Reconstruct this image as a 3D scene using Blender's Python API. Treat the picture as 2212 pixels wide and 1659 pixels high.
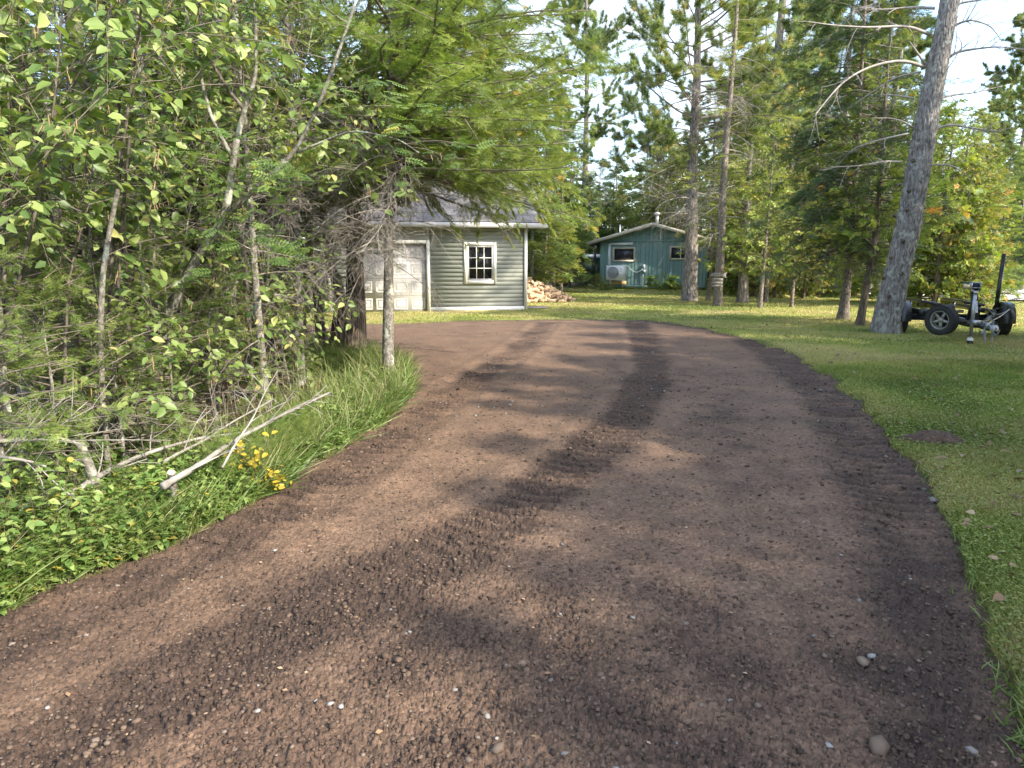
import bpy, math, random
import numpy as np
from math import radians, sin, cos, pi, tan, atan2, sqrt
from mathutils import Vector, Matrix

for o in list(bpy.data.objects): bpy.data.objects.remove(o)
S = bpy.context.scene
C = S.collection

# ------------------------------------------------------------------ camera
F_PX, CX, CY = 1495.0, 1106.0, 829.5
PITCH = radians(9.94); CAMH = 1.6
cam = bpy.data.cameras.new('camera'); co = bpy.data.objects.new('camera', cam); C.objects.link(co)
co.location = (0, 0, CAMH); co.rotation_euler = (pi/2 - PITCH, 0, 0)
cam.sensor_width = 36; cam.lens = 36*F_PX/2212.0; cam.clip_end = 1500; cam.clip_start = 0.05
S.camera = co
S.render.resolution_x = 1024; S.render.resolution_y = 768

# ------------------------------------------------------------------ sun + sky
SUN_AZ = radians(123.0)     # clockwise from +Y (straight ahead)
SUN_EL = radians(35.0)
sd = Vector((sin(SUN_AZ)*cos(SUN_EL), cos(SUN_AZ)*cos(SUN_EL), sin(SUN_EL)))
sl = bpy.data.lights.new('sun', 'SUN'); sl.energy = 2.2; sl.angle = radians(0.9); sl.color = (1.0, 0.91, 0.76)
so = bpy.data.objects.new('sun', sl); C.objects.link(so)
so.rotation_euler = sd.to_track_quat('Z', 'Y').to_euler(); so.location = sd*60
W = bpy.data.worlds.new('World'); S.world = W; W.use_nodes = True
nt = W.node_tree; nt.nodes.clear()
N = nt.nodes.new; L = nt.links.new
out = N('ShaderNodeOutputWorld'); bg = N('ShaderNodeBackground'); sky = N('ShaderNodeTexSky')
sky.sky_type = 'NISHITA'; sky.sun_disc = False; sky.sun_elevation = SUN_EL; sky.sun_rotation = SUN_AZ
sky.air_density = 1.0; sky.dust_density = 1.2; sky.ozone_density = 1.2
tc = N('ShaderNodeTexCoord'); mp = N('ShaderNodeMapping'); mp.inputs['Scale'].default_value = (1, 1, 2.6)
ns = N('ShaderNodeTexNoise'); ns.inputs['Scale'].default_value = 2.3; ns.inputs['Detail'].default_value = 7; ns.inputs['Roughness'].default_value = .58
cr = N('ShaderNodeValToRGB'); cr.color_ramp.elements[0].position = .44; cr.color_ramp.elements[1].position = .66
mx = N('ShaderNodeMixRGB'); mx.inputs[2].default_value = (2.1, 2.2, 2.35, 1)
L(tc.outputs['Generated'], mp.inputs[0]); L(mp.outputs[0], ns.inputs[0]); L(ns.outputs[0], cr.inputs[0])
L(cr.outputs[0], mx.inputs[0]); L(sky.outputs[0], mx.inputs[1]); L(mx.outputs[0], bg.inputs[0]); L(bg.outputs[0], out.inputs[0])
bg.inputs[1].default_value = 0.15
S.view_settings.view_transform = 'Standard'; S.view_settings.look = 'None'
S.view_settings.exposure = 2.2; S.view_settings.gamma = 1.0
S.render.engine = 'CYCLES'
S.cycles.max_bounces = 6; S.cycles.diffuse_bounces = 3; S.cycles.transmission_bounces = 4; S.cycles.transparent_max_bounces = 4

SHADE = [(6.6, -5.2, .70), (6.9, -3.4, .72), (7.2, -1.9, .70), (7.5, -.4, .74), (7.3, 1.2, .70), (7.6, 2.8, .74), (8.3, 4.4, .72), (9.2, 6.0, .76), (10.6, 7.4, .85), (10, -6.5, .9), (10.4, -3, .95), (11, .8, .95), (12, 4.2, 1.05), (14.5, 7.0, 1.2), (17.5, 5, 1.3), (16.5, 9.5, 1.15), (15.5, -2, 1.2), (13.6, 1.6, 1.15), (8.6, -4.4, .8), (9.6, -1.2, .85), (10.2, 2.4, .85), (12.4, 6.3, 1.0), (13, -.6, 1.1), (11.4, 4.6, .9)]+[(max(7.9+.3*math.sin(i*5), .75*(-6+i*.95)+3.4+.4*math.cos(i*3)), -6+i*.95, .68+.09*math.sin(i*7)) for i in range(15)]
# ------------------------------------------------------------------ pixel -> world helpers (photo measured at 2212 x 1659)
def ray(u, v):
    x = (u-CX)/F_PX; y = (CY-v)/F_PX
    return np.array([x, cos(PITCH)+y*sin(PITCH), -sin(PITCH)+y*cos(PITCH)])
def G(u, v, z=0.0):
    r = ray(u, v); t = (z-CAMH)/r[2]
    return np.array([r[0]*t, r[1]*t, z])
def at(u, v, Y):
    r = ray(u, v); t = Y/r[1]
    return np.array([r[0]*t, Y, CAMH+r[2]*t])

# ------------------------------------------------------------------ noise
def _h(i, j, s):
    n = (i*374761393 + j*668265263 + s*974634777) & 0x7fffffff
    n = ((n ^ (n >> 13))*1274126177) & 0x7fffffff
    n = (n ^ (n >> 16)) & 0xffff
    return n/65535.0
def vn(x, y, s=0):
    x = np.asarray(x, float); y = np.asarray(y, float)
    i = np.floor(x).astype(np.int64); j = np.floor(y).astype(np.int64)
    fx = x-i; fy = y-j; fx = fx*fx*(3-2*fx); fy = fy*fy*(3-2*fy)
    a = _h(i, j, s); b = _h(i+1, j, s); c = _h(i, j+1, s); d = _h(i+1, j+1, s)
    return (a*(1-fx)+b*fx)*(1-fy)+(c*(1-fx)+d*fx)*fy
def fbm(x, y, o=4, s=0):
    r = 0; a = .5; t = 0
    for k in range(o):
        r = r + a*vn(x*2**k+k*17.3, y*2**k+k*5.1, s+k); t += a; a *= .5
    return r/t
def worley(x, y, s=0):
    i = np.floor(x).astype(np.int64); j = np.floor(y).astype(np.int64)
    d = np.full(np.shape(x), 9.0)
    for a in (-1, 0, 1):
        for b in (-1, 0, 1):
            px = i+a+_h(i+a, j+b, s); py = j+b+_h(i+a, j+b, s+7)
            d = np.minimum(d, (px-x)**2+(py-y)**2)
    return np.sqrt(d)
def plates(x, y, s=0):
    i = np.floor(x).astype(np.int64); j = np.floor(y).astype(np.int64)
    d1 = np.full(np.shape(x), 9.0); d2 = np.full(np.shape(x), 9.0); hh = np.zeros(np.shape(x))
    for a in (-1, 0, 1):
        for b in (-1, 0, 1):
            px = i+a+_h(i+a, j+b, s); py = j+b+_h(i+a, j+b, s+7); d = np.sqrt((px-x)**2+(py-y)**2)
            m = d < d1; d2 = np.where(m, d1, np.minimum(d2, d)); hh = np.where(m, _h(i+a, j+b, s+13), hh); d1 = np.where(m, d, d1)
    return np.minimum(d2-d1, .28)/.28, hh
def sstep(a, b, x):
    t = np.clip((x-a)/(b-a), 0, 1); return t*t*(3-2*t)
def nrm(v): return v/np.maximum(np.linalg.norm(v, axis=-1, keepdims=True), 1e-9)

# ------------------------------------------------------------------ mesh buffers
class Buf:
    def __init__(s): s.V = []; s.T = []; s.Q = []; s.n = 0; s.R = []
    def add(s, V, F, m=0, rnd=0.5):
        V = np.asarray(V, float).reshape(-1, 3); F = np.asarray(F, np.int64)
        if F.ndim == 1: F = F[None]
        s.V.append(V)
        (s.T if F.shape[1] == 3 else s.Q).append((F+s.n, m))
        r = np.broadcast_to(np.asarray(rnd, float), (len(V),)); s.R.append(r)
        s.n += len(V); return s
    def also(s, F, m=0):       # further faces on the verts added last (absolute offset handled)
        F = np.asarray(F, np.int64); b = s.n-len(s.V[-1])
        (s.T if F.shape[1] == 3 else s.Q).append((F+b, m))
    def box(s, c, d, m=0, R=None, rnd=.5, bev=0):
        hx, hy, hz = d[0]/2, d[1]/2, d[2]/2
        V = np.array([[x, y, z] for z in (-hz, hz) for y in (-hy, hy) for x in (-hx, hx)])
        if R is not None: V = V@np.array(R).T
        V = V+np.array(c)
        s.add(V, [[0, 2, 3, 1], [4, 5, 7, 6], [0, 1, 5, 4], [2, 6, 7, 3], [0, 4, 6, 2], [1, 3, 7, 5]], m, rnd)
    def bar(s, p, q, w, h=None, m=0, up=(0, 0, 1), rnd=.5):
        p = np.array(p, float); q = np.array(q, float); h = h or w
        x = q-p; Ln = np.linalg.norm(x); x = x/Ln
        y = np.cross(up, x)
        if np.linalg.norm(y) < 1e-4: y = np.cross((0, 1, 0), x)
        y = y/np.linalg.norm(y); z = np.cross(x, y)
        s.box((p+q)/2, (Ln, w, h), m, np.stack([x, y, z], 1), rnd)
    def tube(s, P, R, n=8, m=0, cap=True, rnd=.5):
        P = np.asarray(P, float)[None]; R = np.broadcast_to(np.asarray(R, float), (P.shape[1],))[None]
        V, F = mtube(P, R, n); s.add(V, F, m, rnd)
        if cap:
            k = P.shape[1]
            c0 = len(V)
            s.V[-1] = np.vstack([s.V[-1], P[0, 0], P[0, -1]]); s.R[-1] = np.append(s.R[-1], [.5, .5]); s.n += 2
            i = np.arange(n); j = (i+1) % n
            b = s.n-len(s.V[-1])
            s.T.append((np.stack([j, i, np.full(n, c0)], 1)+b, m))
            o = (k-1)*n
            s.T.append((np.stack([o+i, o+j, np.full(n, c0+1)], 1)+b, m))
    def lathe(s, prof, c, axis, n=24, m=0, rnd=.5):   # prof: list of (radius, along)
        axis = nrm(np.array(axis, float)); u = np.cross(axis, (0, 0, 1))
        if np.linalg.norm(u) < 1e-3: u = np.cross(axis, (0, 1, 0))
        u = nrm(u); w = np.cross(axis, u)
        th = np.arange(n)*2*pi/n; k = len(prof)
        V = np.concatenate([np.array(c)+r*(np.cos(th)[:, None]*u+np.sin(th)[:, None]*w)+a*axis for r, a in prof])
        i = np.arange(n); j = (i+1) % n; F = []
        for q in range(k-1): F.append(np.stack([q*n+i, q*n+j, (q+1)*n+j, (q+1)*n+i], 1))
        s.add(V, np.concatenate(F), m, rnd)
    def build(s, name, mats, parent=None, smooth=False):
        V = np.concatenate(s.V); R = np.concatenate(s.R)
        me = bpy.data.meshes.new(name)
        nl = sum(f.size for f, _ in s.T)+sum(f.size for f, _ in s.Q)
        nf = sum(len(f) for f, _ in s.T)+sum(len(f) for f, _ in s.Q)
        li = np.concatenate([f.ravel() for f, _ in s.T+s.Q]).astype(np.int32)
        tot = np.concatenate([np.full(len(f), f.shape[1]) for f, _ in s.T+s.Q])
        st = np.concatenate([[0], np.cumsum(tot)[:-1]]).astype(np.int32)
        mi = np.concatenate([np.full(len(f), m) for f, m in s.T+s.Q]).astype(np.int32)
        me.vertices.add(len(V)); me.loops.add(nl); me.polygons.add(nf)
        me.vertices.foreach_set('co', V.astype(np.float32).ravel())
        me.loops.foreach_set('vertex_index', li)
        me.polygons.foreach_set('loop_start', st)
        me.polygons.foreach_set('material_index', mi)
        if smooth: me.polygons.foreach_set('use_smooth', np.ones(nf, bool))
        me.update(calc_edges=True)
        a = me.attributes.new('rnd', 'FLOAT', 'POINT'); a.data.foreach_set('value', R.astype(np.float32))
        for m in (mats if isinstance(mats, (list, tuple)) else [mats]): me.materials.append(m)
        o = bpy.data.objects.new(name, me); C.objects.link(o)
        if parent is not None: o.parent = parent
        return o

def mtube(P, R, sides):
    n, k, _ = P.shape
    T = nrm(np.gradient(P, axis=1))
    A = nrm(P[:, -1]-P[:, 0])
    ref = np.where(np.abs(A[:, 2:3]) > .8, np.array([[1., 0, 0]]), np.array([[0, 0, 1.]]))
    U = nrm(np.cross(T, ref[:, None, :])); Wv = np.cross(T, U)
    th = np.arange(sides)*2*pi/sides
    V = P[:, :, None, :]+R[:, :, None, None]*(np.cos(th)[None, None, :, None]*U[:, :, None, :]+np.sin(th)[None, None, :, None]*Wv[:, :, None, :])
    i = np.arange(sides); j = (i+1) % sides
    F1 = np.concatenate([np.stack([q*sides+i, (q+1)*sides+i, (q+1)*sides+j, q*sides+j], 1)[:, ::-1] for q in range(k-1)])
    F = (F1[None]+(np.arange(n)*k*sides)[:, None, None]).reshape(-1, 4)
    return V.reshape(-1, 3), F

def inst(T, pos, ax, up, sc):
    """T=(verts (a,3), faces). returns batch of the template on frames"""
    TV, TF = T
    x = nrm(ax); y = nrm(np.cross(up, x)); z = np.cross(x, y)
    sc = np.asarray(sc, float)
    if sc.ndim == 1: sc = np.stack([sc]*3, 1)
    tv = TV[None]*sc[:, None, :]
    V = pos[:, None]+tv[..., 0:1]*x[:, None]+tv[..., 1:2]*y[:, None]+tv[..., 2:3]*z[:, None]
    F = (TF[None]+(np.arange(len(pos))*len(TV))[:, None, None]).reshape(-1, TF.shape[1])
    return V.reshape(-1, 3), F
def addinst(B, T, pos, ax, up, sc, m=0, rnd=None, rng=None, tip=0.0):
    if len(pos) == 0: return
    V, F = inst(T, pos, ax, up, sc)
    if rnd is None: rnd = rng.rand(len(pos))
    r = np.repeat(rnd, len(T[0]))
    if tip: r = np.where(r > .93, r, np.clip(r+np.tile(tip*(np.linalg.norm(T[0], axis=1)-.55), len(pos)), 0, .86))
    B.add(V, F, m, r)

# ------------------------------------------------------------------ things
def thing(name, label, cat, loc=(0, 0, 0), rz=0, group=None):
    o = bpy.data.objects.new(name, None); C.objects.link(o); o.empty_display_size = .3
    o.location = tuple(float(a) for a in loc); o.rotation_euler = (0, 0, rz); o['label'] = label; o['category'] = cat
    if group: o['group'] = group
    return o
def tag(o, label, cat, group=None, kind=None):
    o['label'] = label; o['category'] = cat
    if group: o['group'] = group
    if kind: o['kind'] = kind
    return o
def dup(root, loc, rz, label, group=None, sc=(1, 1, 1)):
    r = root.copy(); C.objects.link(r); r.location = tuple(float(a) for a in loc); r.rotation_euler = (0, 0, rz); r.scale = sc
    r['label'] = label
    if group: r['group'] = group
    for ch in list(root.children):
        c = ch.copy(); C.objects.link(c); c.parent = r
        for g in ch.children:
            d = g.copy(); C.objects.link(d); d.parent = c
    return r

# ------------------------------------------------------------------ materials
def newmat(name):
    m = bpy.data.materials.new(name); m.use_nodes = True; nt = m.node_tree; nt.nodes.clear()
    return m, nt, nt.nodes.new, nt.links.new
def ramp(n, els):
    r = n('ShaderNodeValToRGB'); e = r.color_ramp.elements
    e[0].position = els[0][0]; e[0].color = (*els[0][1], 1)
    e[1].position = els[-1][0]; e[1].color = (*els[-1][1], 1)
    for p, c in els[1:-1]:
        x = e.new(p); x.color = (*c, 1)
    return r
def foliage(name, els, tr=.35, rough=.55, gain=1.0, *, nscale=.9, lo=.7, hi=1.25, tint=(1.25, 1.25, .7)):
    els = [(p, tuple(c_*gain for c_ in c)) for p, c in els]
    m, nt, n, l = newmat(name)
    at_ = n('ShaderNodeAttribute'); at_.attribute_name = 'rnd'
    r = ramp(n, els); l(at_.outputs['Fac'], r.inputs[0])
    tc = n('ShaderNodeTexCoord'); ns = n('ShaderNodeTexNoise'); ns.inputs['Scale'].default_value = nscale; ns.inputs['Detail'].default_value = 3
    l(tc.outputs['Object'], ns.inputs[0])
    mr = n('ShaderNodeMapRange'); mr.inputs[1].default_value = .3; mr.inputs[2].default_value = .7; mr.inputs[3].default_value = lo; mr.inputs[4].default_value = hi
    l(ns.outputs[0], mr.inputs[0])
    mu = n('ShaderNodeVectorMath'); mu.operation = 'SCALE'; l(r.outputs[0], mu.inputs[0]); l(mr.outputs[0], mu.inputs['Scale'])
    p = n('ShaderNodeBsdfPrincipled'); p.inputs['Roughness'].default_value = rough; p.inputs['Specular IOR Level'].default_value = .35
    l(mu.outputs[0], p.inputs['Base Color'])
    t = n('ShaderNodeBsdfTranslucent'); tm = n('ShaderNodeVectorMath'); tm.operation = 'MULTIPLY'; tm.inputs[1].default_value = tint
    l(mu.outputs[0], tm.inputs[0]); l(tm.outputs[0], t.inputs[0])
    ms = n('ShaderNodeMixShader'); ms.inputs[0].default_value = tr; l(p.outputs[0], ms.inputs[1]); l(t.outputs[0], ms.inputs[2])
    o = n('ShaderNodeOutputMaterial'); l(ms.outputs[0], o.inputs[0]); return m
def noisy(name, els, scale=(4, 4, 4), detail=6, rough=.85, bump=.3, dist=.01, nrough=.6, spec=.3, els2=None, scale2=30, mix2=.5, metallic=0, bscale=None):
    m, nt, n, l = newmat(name)
    tc = n('ShaderNodeTexCoord'); mp = n('ShaderNodeMapping'); mp.inputs['Scale'].default_value = scale; l(tc.outputs['Object'], mp.inputs[0])
    ns = n('ShaderNodeTexNoise'); ns.inputs['Scale'].default_value = 1; ns.inputs['Detail'].default_value = detail; ns.inputs['Roughness'].default_value = nrough
    l(mp.outputs[0], ns.inputs[0])
    r = ramp(n, els); l(ns.outputs[0], r.inputs[0]); col = r.outputs[0]
    if els2:
        n2 = n('ShaderNodeTexNoise'); n2.inputs['Scale'].default_value = scale2; n2.inputs['Detail'].default_value = 3
        l(tc.outputs['Object'], n2.inputs[0]); r2 = ramp(n, els2); l(n2.outputs[0], r2.inputs[0])
        mx = n('ShaderNodeMixRGB'); mx.blend_type = 'MULTIPLY'; mx.inputs[0].default_value = mix2
        l(col, mx.inputs[1]); l(r2.outputs[0], mx.inputs[2]); col = mx.outputs[0]
    p = n('ShaderNodeBsdfPrincipled'); p.inputs['Roughness'].default_value = rough; p.inputs['Specular IOR Level'].default_value = spec; p.inputs['Metallic'].default_value = metallic
    l(col, p.inputs['Base Color'])
    if bump:
        b = n('ShaderNodeBump'); b.inputs['Strength'].default_value = bump; b.inputs['Distance'].default_value = dist
        l(ns.outputs[0], b.inputs['Height']); l(b.outputs[0], p.inputs['Normal'])
    o = n('ShaderNodeOutputMaterial'); l(p.outputs[0], o.inputs[0]); return m
def bark(name, dark, mid, light, sx=9, sz=2.2, bump=.9, lich=None):
    m, nt, n, l = newmat(name)
    tc = n('ShaderNodeTexCoord'); mp = n('ShaderNodeMapping'); mp.inputs['Scale'].default_value = (sx, sx, sz); l(tc.outputs['Object'], mp.inputs[0])
    vo = n('ShaderNodeTexVoronoi'); vo.feature = 'DISTANCE_TO_EDGE'; vo.inputs['Scale'].default_value = 1.6
    ns = n('ShaderNodeTexNoise'); ns.inputs['Scale'].default_value = 1.6; ns.inputs['Detail'].default_value = 8; ns.inputs['Roughness'].default_value = .65
    ad = n('ShaderNodeVectorMath'); ad.operation = 'ADD'; l(mp.outputs[0], ns.inputs[0]); l(mp.outputs[0], ad.inputs[0]); l(ns.outputs['Color'], ad.inputs[1]); l(ad.outputs[0], vo.inputs[0])
    m1 = n('ShaderNodeMath'); m1.operation = 'MULTIPLY_ADD'; m1.inputs[1].default_value = .75; l(vo.outputs[0], m1.inputs[0]); l(ns.outputs[0], m1.inputs[2])
    r = ramp(n, [(.42, dark), (.62, mid), (.95, light)]); l(m1.outputs[0], r.inputs[0]); col = r.outputs[0]
    if lich:
        n2 = n('ShaderNodeTexNoise'); n2.inputs['Scale'].default_value = 7; n2.inputs['Detail'].default_value = 5; l(tc.outputs['Object'], n2.inputs[0])
        r2 = ramp(n, [(.56, (0, 0, 0)), (.63, (1, 1, 1))]); l(n2.outputs[0], r2.inputs[0])
        mx = n('ShaderNodeMixRGB'); l(r2.outputs[0], mx.inputs[0]); l(col, mx.inputs[1]); mx.inputs[2].default_value = (*lich, 1); col = mx.outputs[0]
    p = n('ShaderNodeBsdfPrincipled'); p.inputs['Roughness'].default_value = .9; p.inputs['Specular IOR Level'].default_value = .2; l(col, p.inputs['Base Color'])
    b = n('ShaderNodeBump'); b.inputs['Strength'].default_value = bump; b.inputs['Distance'].default_value = .02; l(m1.outputs[0], b.inputs['Height']); l(b.outputs[0], p.inputs['Normal'])
    o = n('ShaderNodeOutputMaterial'); l(p.outputs[0], o.inputs[0]); return m
def plain(name, col, rough=.5, metallic=0, spec=.5, var=.12, sc=6):
    a = tuple(max(0, c*(1-var)) for c in col); b = tuple(min(1, c*(1+var)) for c in col)
    return noisy(name, [(.3, a), (.7, b)], (sc, sc, sc), 5, rough, .06, .004, spec=spec, metallic=metallic)
# ------------------------------------------------------------------ ground, driveway, lawn
def px(*uv): return np.array([G(u, v)[:2] for u, v in uv])
LEFT = px((890, 800), (893, 830), (882, 868), (862, 892), (800, 937), (700, 1002), (620, 1052), (560, 1087), (430, 1152), (300, 1212), (130, 1272), (0, 1345))
e = LEFT[-1]+(LEFT[-1]-LEFT[-4])*1.2
RIGHT = px((2225, 1690), (2195, 1640), (2150, 1480), (2110, 1290), (2058, 1150), (1990, 1040), (1920, 950), (1862, 890), (1800, 830), (1705, 770), (1620, 740), (1530, 716))
FAR = px((1400, 694), (1270, 693), (1000, 697), (795, 703), (600, 706), (200, 712), (200, 760), (700, 765), (800, 772), (872, 793))
DP = np.vstack([LEFT, [e], [[-9, -5]], [[1.9, -5]], RIGHT, FAR])
def poly_sd(x, y, P):
    d = np.full(x.shape, 1e9); ins = np.zeros(x.shape, bool); n = len(P)
    for i in range(n):
        a = P[i]; b = P[(i+1) % n]; e = b-a
        t = np.clip(((x-a[0])*e[0]+(y-a[1])*e[1])/(e@e), 0, 1)
        d = np.minimum(d, (x-a[0]-t*e[0])**2+(y-a[1]-t*e[1])**2)
        c = ((a[1] > y) != (b[1] > y)) & (x < e[0]*(y-a[1])/(e[1] if abs(e[1]) > 1e-12 else 1e-12)+a[0])
        ins ^= c
    d = np.sqrt(d); return np.where(ins, -d, d)
def drive_sd(x, y):
    w = .10*np.clip(y/6, .5, 2.2)
    w = w*1.0; h_ = .05*np.clip(y/6, .5, 2)
    x = x+h_*(fbm(x*9, y*9, 2, 15)-.5)*2; y = y+h_*(fbm(x*9, y*9, 2, 19)-.5)*2
    return poly_sd(x+w*(fbm(x*2.1, y*2.1, 3, 5)-.5)*2, y+w*(fbm(x*2.1, y*2.1, 3, 9)-.5)*2, DP)
def line_sd(x, y, P):
    best = np.full(x.shape, 1e9); lat = np.zeros(x.shape); ss = np.zeros(x.shape); acc = 0
    for a, b in zip(P[:-1], P[1:]):
        e = b-a; Ln = np.sqrt(e@e); t = np.clip(((x-a[0])*e[0]+(y-a[1])*e[1])/(Ln*Ln), 0, 1)
        dx = x-a[0]-t*e[0]; dy = y-a[1]-t*e[1]; d = np.sqrt(dx*dx+dy*dy)
        m = d < best; best = np.where(m, d, best)
        lat = np.where(m, np.sign(e[0]*dy-e[1]*dx)*d, lat); ss = np.where(m, acc+t*Ln, ss); acc += Ln
    return lat, ss
def fdist(x, y): # >0 inside forest side (left of the drive)
    # polyline of the woodland edge
    P = np.array([[-30, 12.6], [-5.6, 12.6], [-2.4, 11.2], [-1.55, 9.2], [-2.2, 7.2], [-2.9, 5.2], [-3.6, 3.4], [-4.5, 1.5], [-7, -2], [-12, -30], [-60, -30], [-60, 12.6]])
    return -poly_sd(x, y, P)
TREES_M = [G(1820, 700)[:2], G(1797, 640)[:2], G(1487, 657)[:2], G(1252, 620)[:2], G(1690, 636)[:2]]
def gz(x, y):
    x = np.asarray(x, float); y = np.asarray(y, float)
    z = .05*(fbm(x*.25, y*.25, 3, 3)-.5)+.02*(fbm(x*1.3, y*1.3, 2, 4)-.5)
    for c in TREES_M: z = z+.10*np.exp(-((x-c[0])**2+(y-c[1])**2)/.9)
    return z
def gfull(x, y):
    s = drive_sd(x, y)
    return gz(x, y)+.055*sstep(-.05, .14, s)-.16*sstep(.5, 2.0, fdist(x, y))*(y < 12.4)
TR1 = px((1372, 700), (1392, 740), (1405, 790), (1400, 830), (1365, 890), (1300, 960), (1200, 1040), (1090, 1120), (950, 1205), (780, 1295), (560, 1400), (300, 1540), (60, 1659))
TR2 = px((1180, 700), (1120, 760), (1010, 830), (880, 920), (760, 1010), (640, 1090), (470, 1190), (300, 1270), (60, 1380), (-100, 1470))
TR3 = px((1620, 745), (1690, 790), (1770, 850), (1820, 920), (1880, 1010), (1940, 1120), (1990, 1250), (2030, 1400), (2070, 1600), (2090, 1800))
TR4 = px((1500, 800), (1560, 900), (1620, 1050), (1650, 1250), (1640, 1500), (1600, 1800))
def drive_h(x, y, full=True):
    s = drive_sd(x, y)
    loose = 0; bars = 0
    for P, w, a, bw in ((TR1, .30, 1.15, 1), (TR2, .26, .75, .7), (TR3, .32, .9, .9), (TR4, .35, .3, .0)):
        lat, ss = line_sd(x, y, P)
        wv = w*(1+.5*(fbm(x*1.2, y*1.2, 2, 31)-.5)); g = np.exp(-(lat/wv)**4)
        loose = np.maximum(loose, a*g)
        ph = ss/.145+np.abs(lat)*1.8+.5*fbm(x*3, y*3, 2, 61)
        bars = bars+bw*g*np.sin(2*pi*ph)*sstep(2.8, 4.5, y)
    edge = sstep(-.42, -.05, s)*(.9)*(x > -1.0)+sstep(-.18, -.02, s)*.6*(x <= -1.0)
    near = sstep(4.2, 2.2, y)*.55
    loose = np.clip(np.maximum(np.maximum(loose, edge), near)+.55*(fbm(x*.9, y*.9, 4, 21)-.48)+1.3*(fbm(x*4.5, y*4.5, 4, 22)-.5), 0, 1)
    z = gz(x, y)+.030+.014*(fbm(x*1.1, y*1.1, 3, 41)-.5)
    wx = x+.012*(vn(x*30, y*30, 71)-.5); wy = y+.012*(vn(x*30, y*30, 72)-.5)
    e1, h1 = plates(wx*9, wy*9, 51); e2, h2 = plates(wx*26, wy*26, 52); e3, h3 = plates(wx*58, wy*58, 53)
    patch = sstep(.35, .65, fbm(x*4, y*4, 3, 57))
    nr = sstep(6.5, 2.5, y)
    z = z+(loose+.35*nr)*(.012*e1*h1*patch+.011*e2*h2)+loose*(.011*(fbm(x*9, y*9, 4, 43)-.5))
    z = z+(.30+.70*loose+.7*nr)*.0070*e3*(h3+.15)+.005*(fbm(x*14, y*14, 4, 44)-.5)+bars*.016*(.4+1.1*vn(x*5, y*5, 5))
    for P in (TR1, TR2, TR3):
        lat, ss = line_sd(x, y, P); z = z+.018*np.exp(-((np.abs(lat)-.42)/.11)**2)*sstep(2, 5, y)-.014*np.exp(-(lat/.3)**2)
    z = z-.10*sstep(-.03, .12, s)
    loose = np.clip(loose-.30*bars*loose, 0, 1)
    return z, loose, s
# dirt material
def dirt_mat():
    m, nt, n, l = newmat('brown_dirt')
    a = n('ShaderNodeAttribute'); a.attribute_name = 'rnd'
    tc = n('ShaderNodeTexCoord')
    r = ramp(n, [(0, (.158, .103, .070)), (.35, (.128, .083, .056)), (.7, (.088, .057, .040)), (1, (.052, .034, .025))]); l(a.outputs['Fac'], r.inputs[0])
    v = n('ShaderNodeTexVoronoi'); v.inputs['Scale'].default_value = 62; l(tc.outputs['Object'], v.inputs[0])
    r2 = ramp(n, [(0, (.60, .58, .56)), (.5, (1, .98, .96)), (.9, (1.25, 1.22, 1.2)), (1, (1.7, 1.68, 1.65))])
    sx = n('ShaderNodeSeparateColor'); l(v.outputs['Color'], sx.inputs[0]); l(sx.outputs[0], r2.inputs[0])
    n1 = n('ShaderNodeTexNoise'); n1.inputs['Scale'].default_value = 1.7; n1.inputs['Detail'].default_value = 8; n1.inputs['Roughness'].default_value = .6; l(tc.outputs['Object'], n1.inputs[0])
    r3 = ramp(n, [(.3, (.78, .78, .78)), (.7, (1.22, 1.18, 1.12))]); l(n1.outputs[0], r3.inputs[0])
    m1 = n('ShaderNodeMixRGB'); m1.blend_type = 'MULTIPLY'; m1.inputs[0].default_value = .85; l(r.outputs[0], m1.inputs[1]); l(r2.outputs[0], m1.inputs[2])
    m2 = n('ShaderNodeMixRGB'); m2.blend_type = 'MULTIPLY'; m2.inputs[0].default_value = 1; l(m1.outputs[0], m2.inputs[1]); l(r3.outputs[0], m2.inputs[2])
    p = n('ShaderNodeBsdfPrincipled'); p.inputs['Roughness'].default_value = .82; p.inputs['Specular IOR Level'].default_value = .35; l(m2.outputs[0], p.inputs['Base Color'])
    n2 = n('ShaderNodeTexNoise'); n2.inputs['Scale'].default_value = 90; n2.inputs['Detail'].default_value = 5; l(tc.outputs['Object'], n2.inputs[0])
    ad = n('ShaderNodeMath'); ad.operation = 'SUBTRACT'; l(n2.outputs[0], ad.inputs[0]); l(v.outputs['Distance'], ad.inputs[1])
    b = n('ShaderNodeBump'); b.inputs['Strength'].default_value = .6; b.inputs['Distance'].default_value = .008; l(ad.outputs[0], b.inputs['Height']); l(b.outputs[0], p.inputs['Normal'])
    o = n('ShaderNodeOutputMaterial'); l(p.outputs[0], o.inputs[0]); return m
M_DIRT = dirt_mat()
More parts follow.
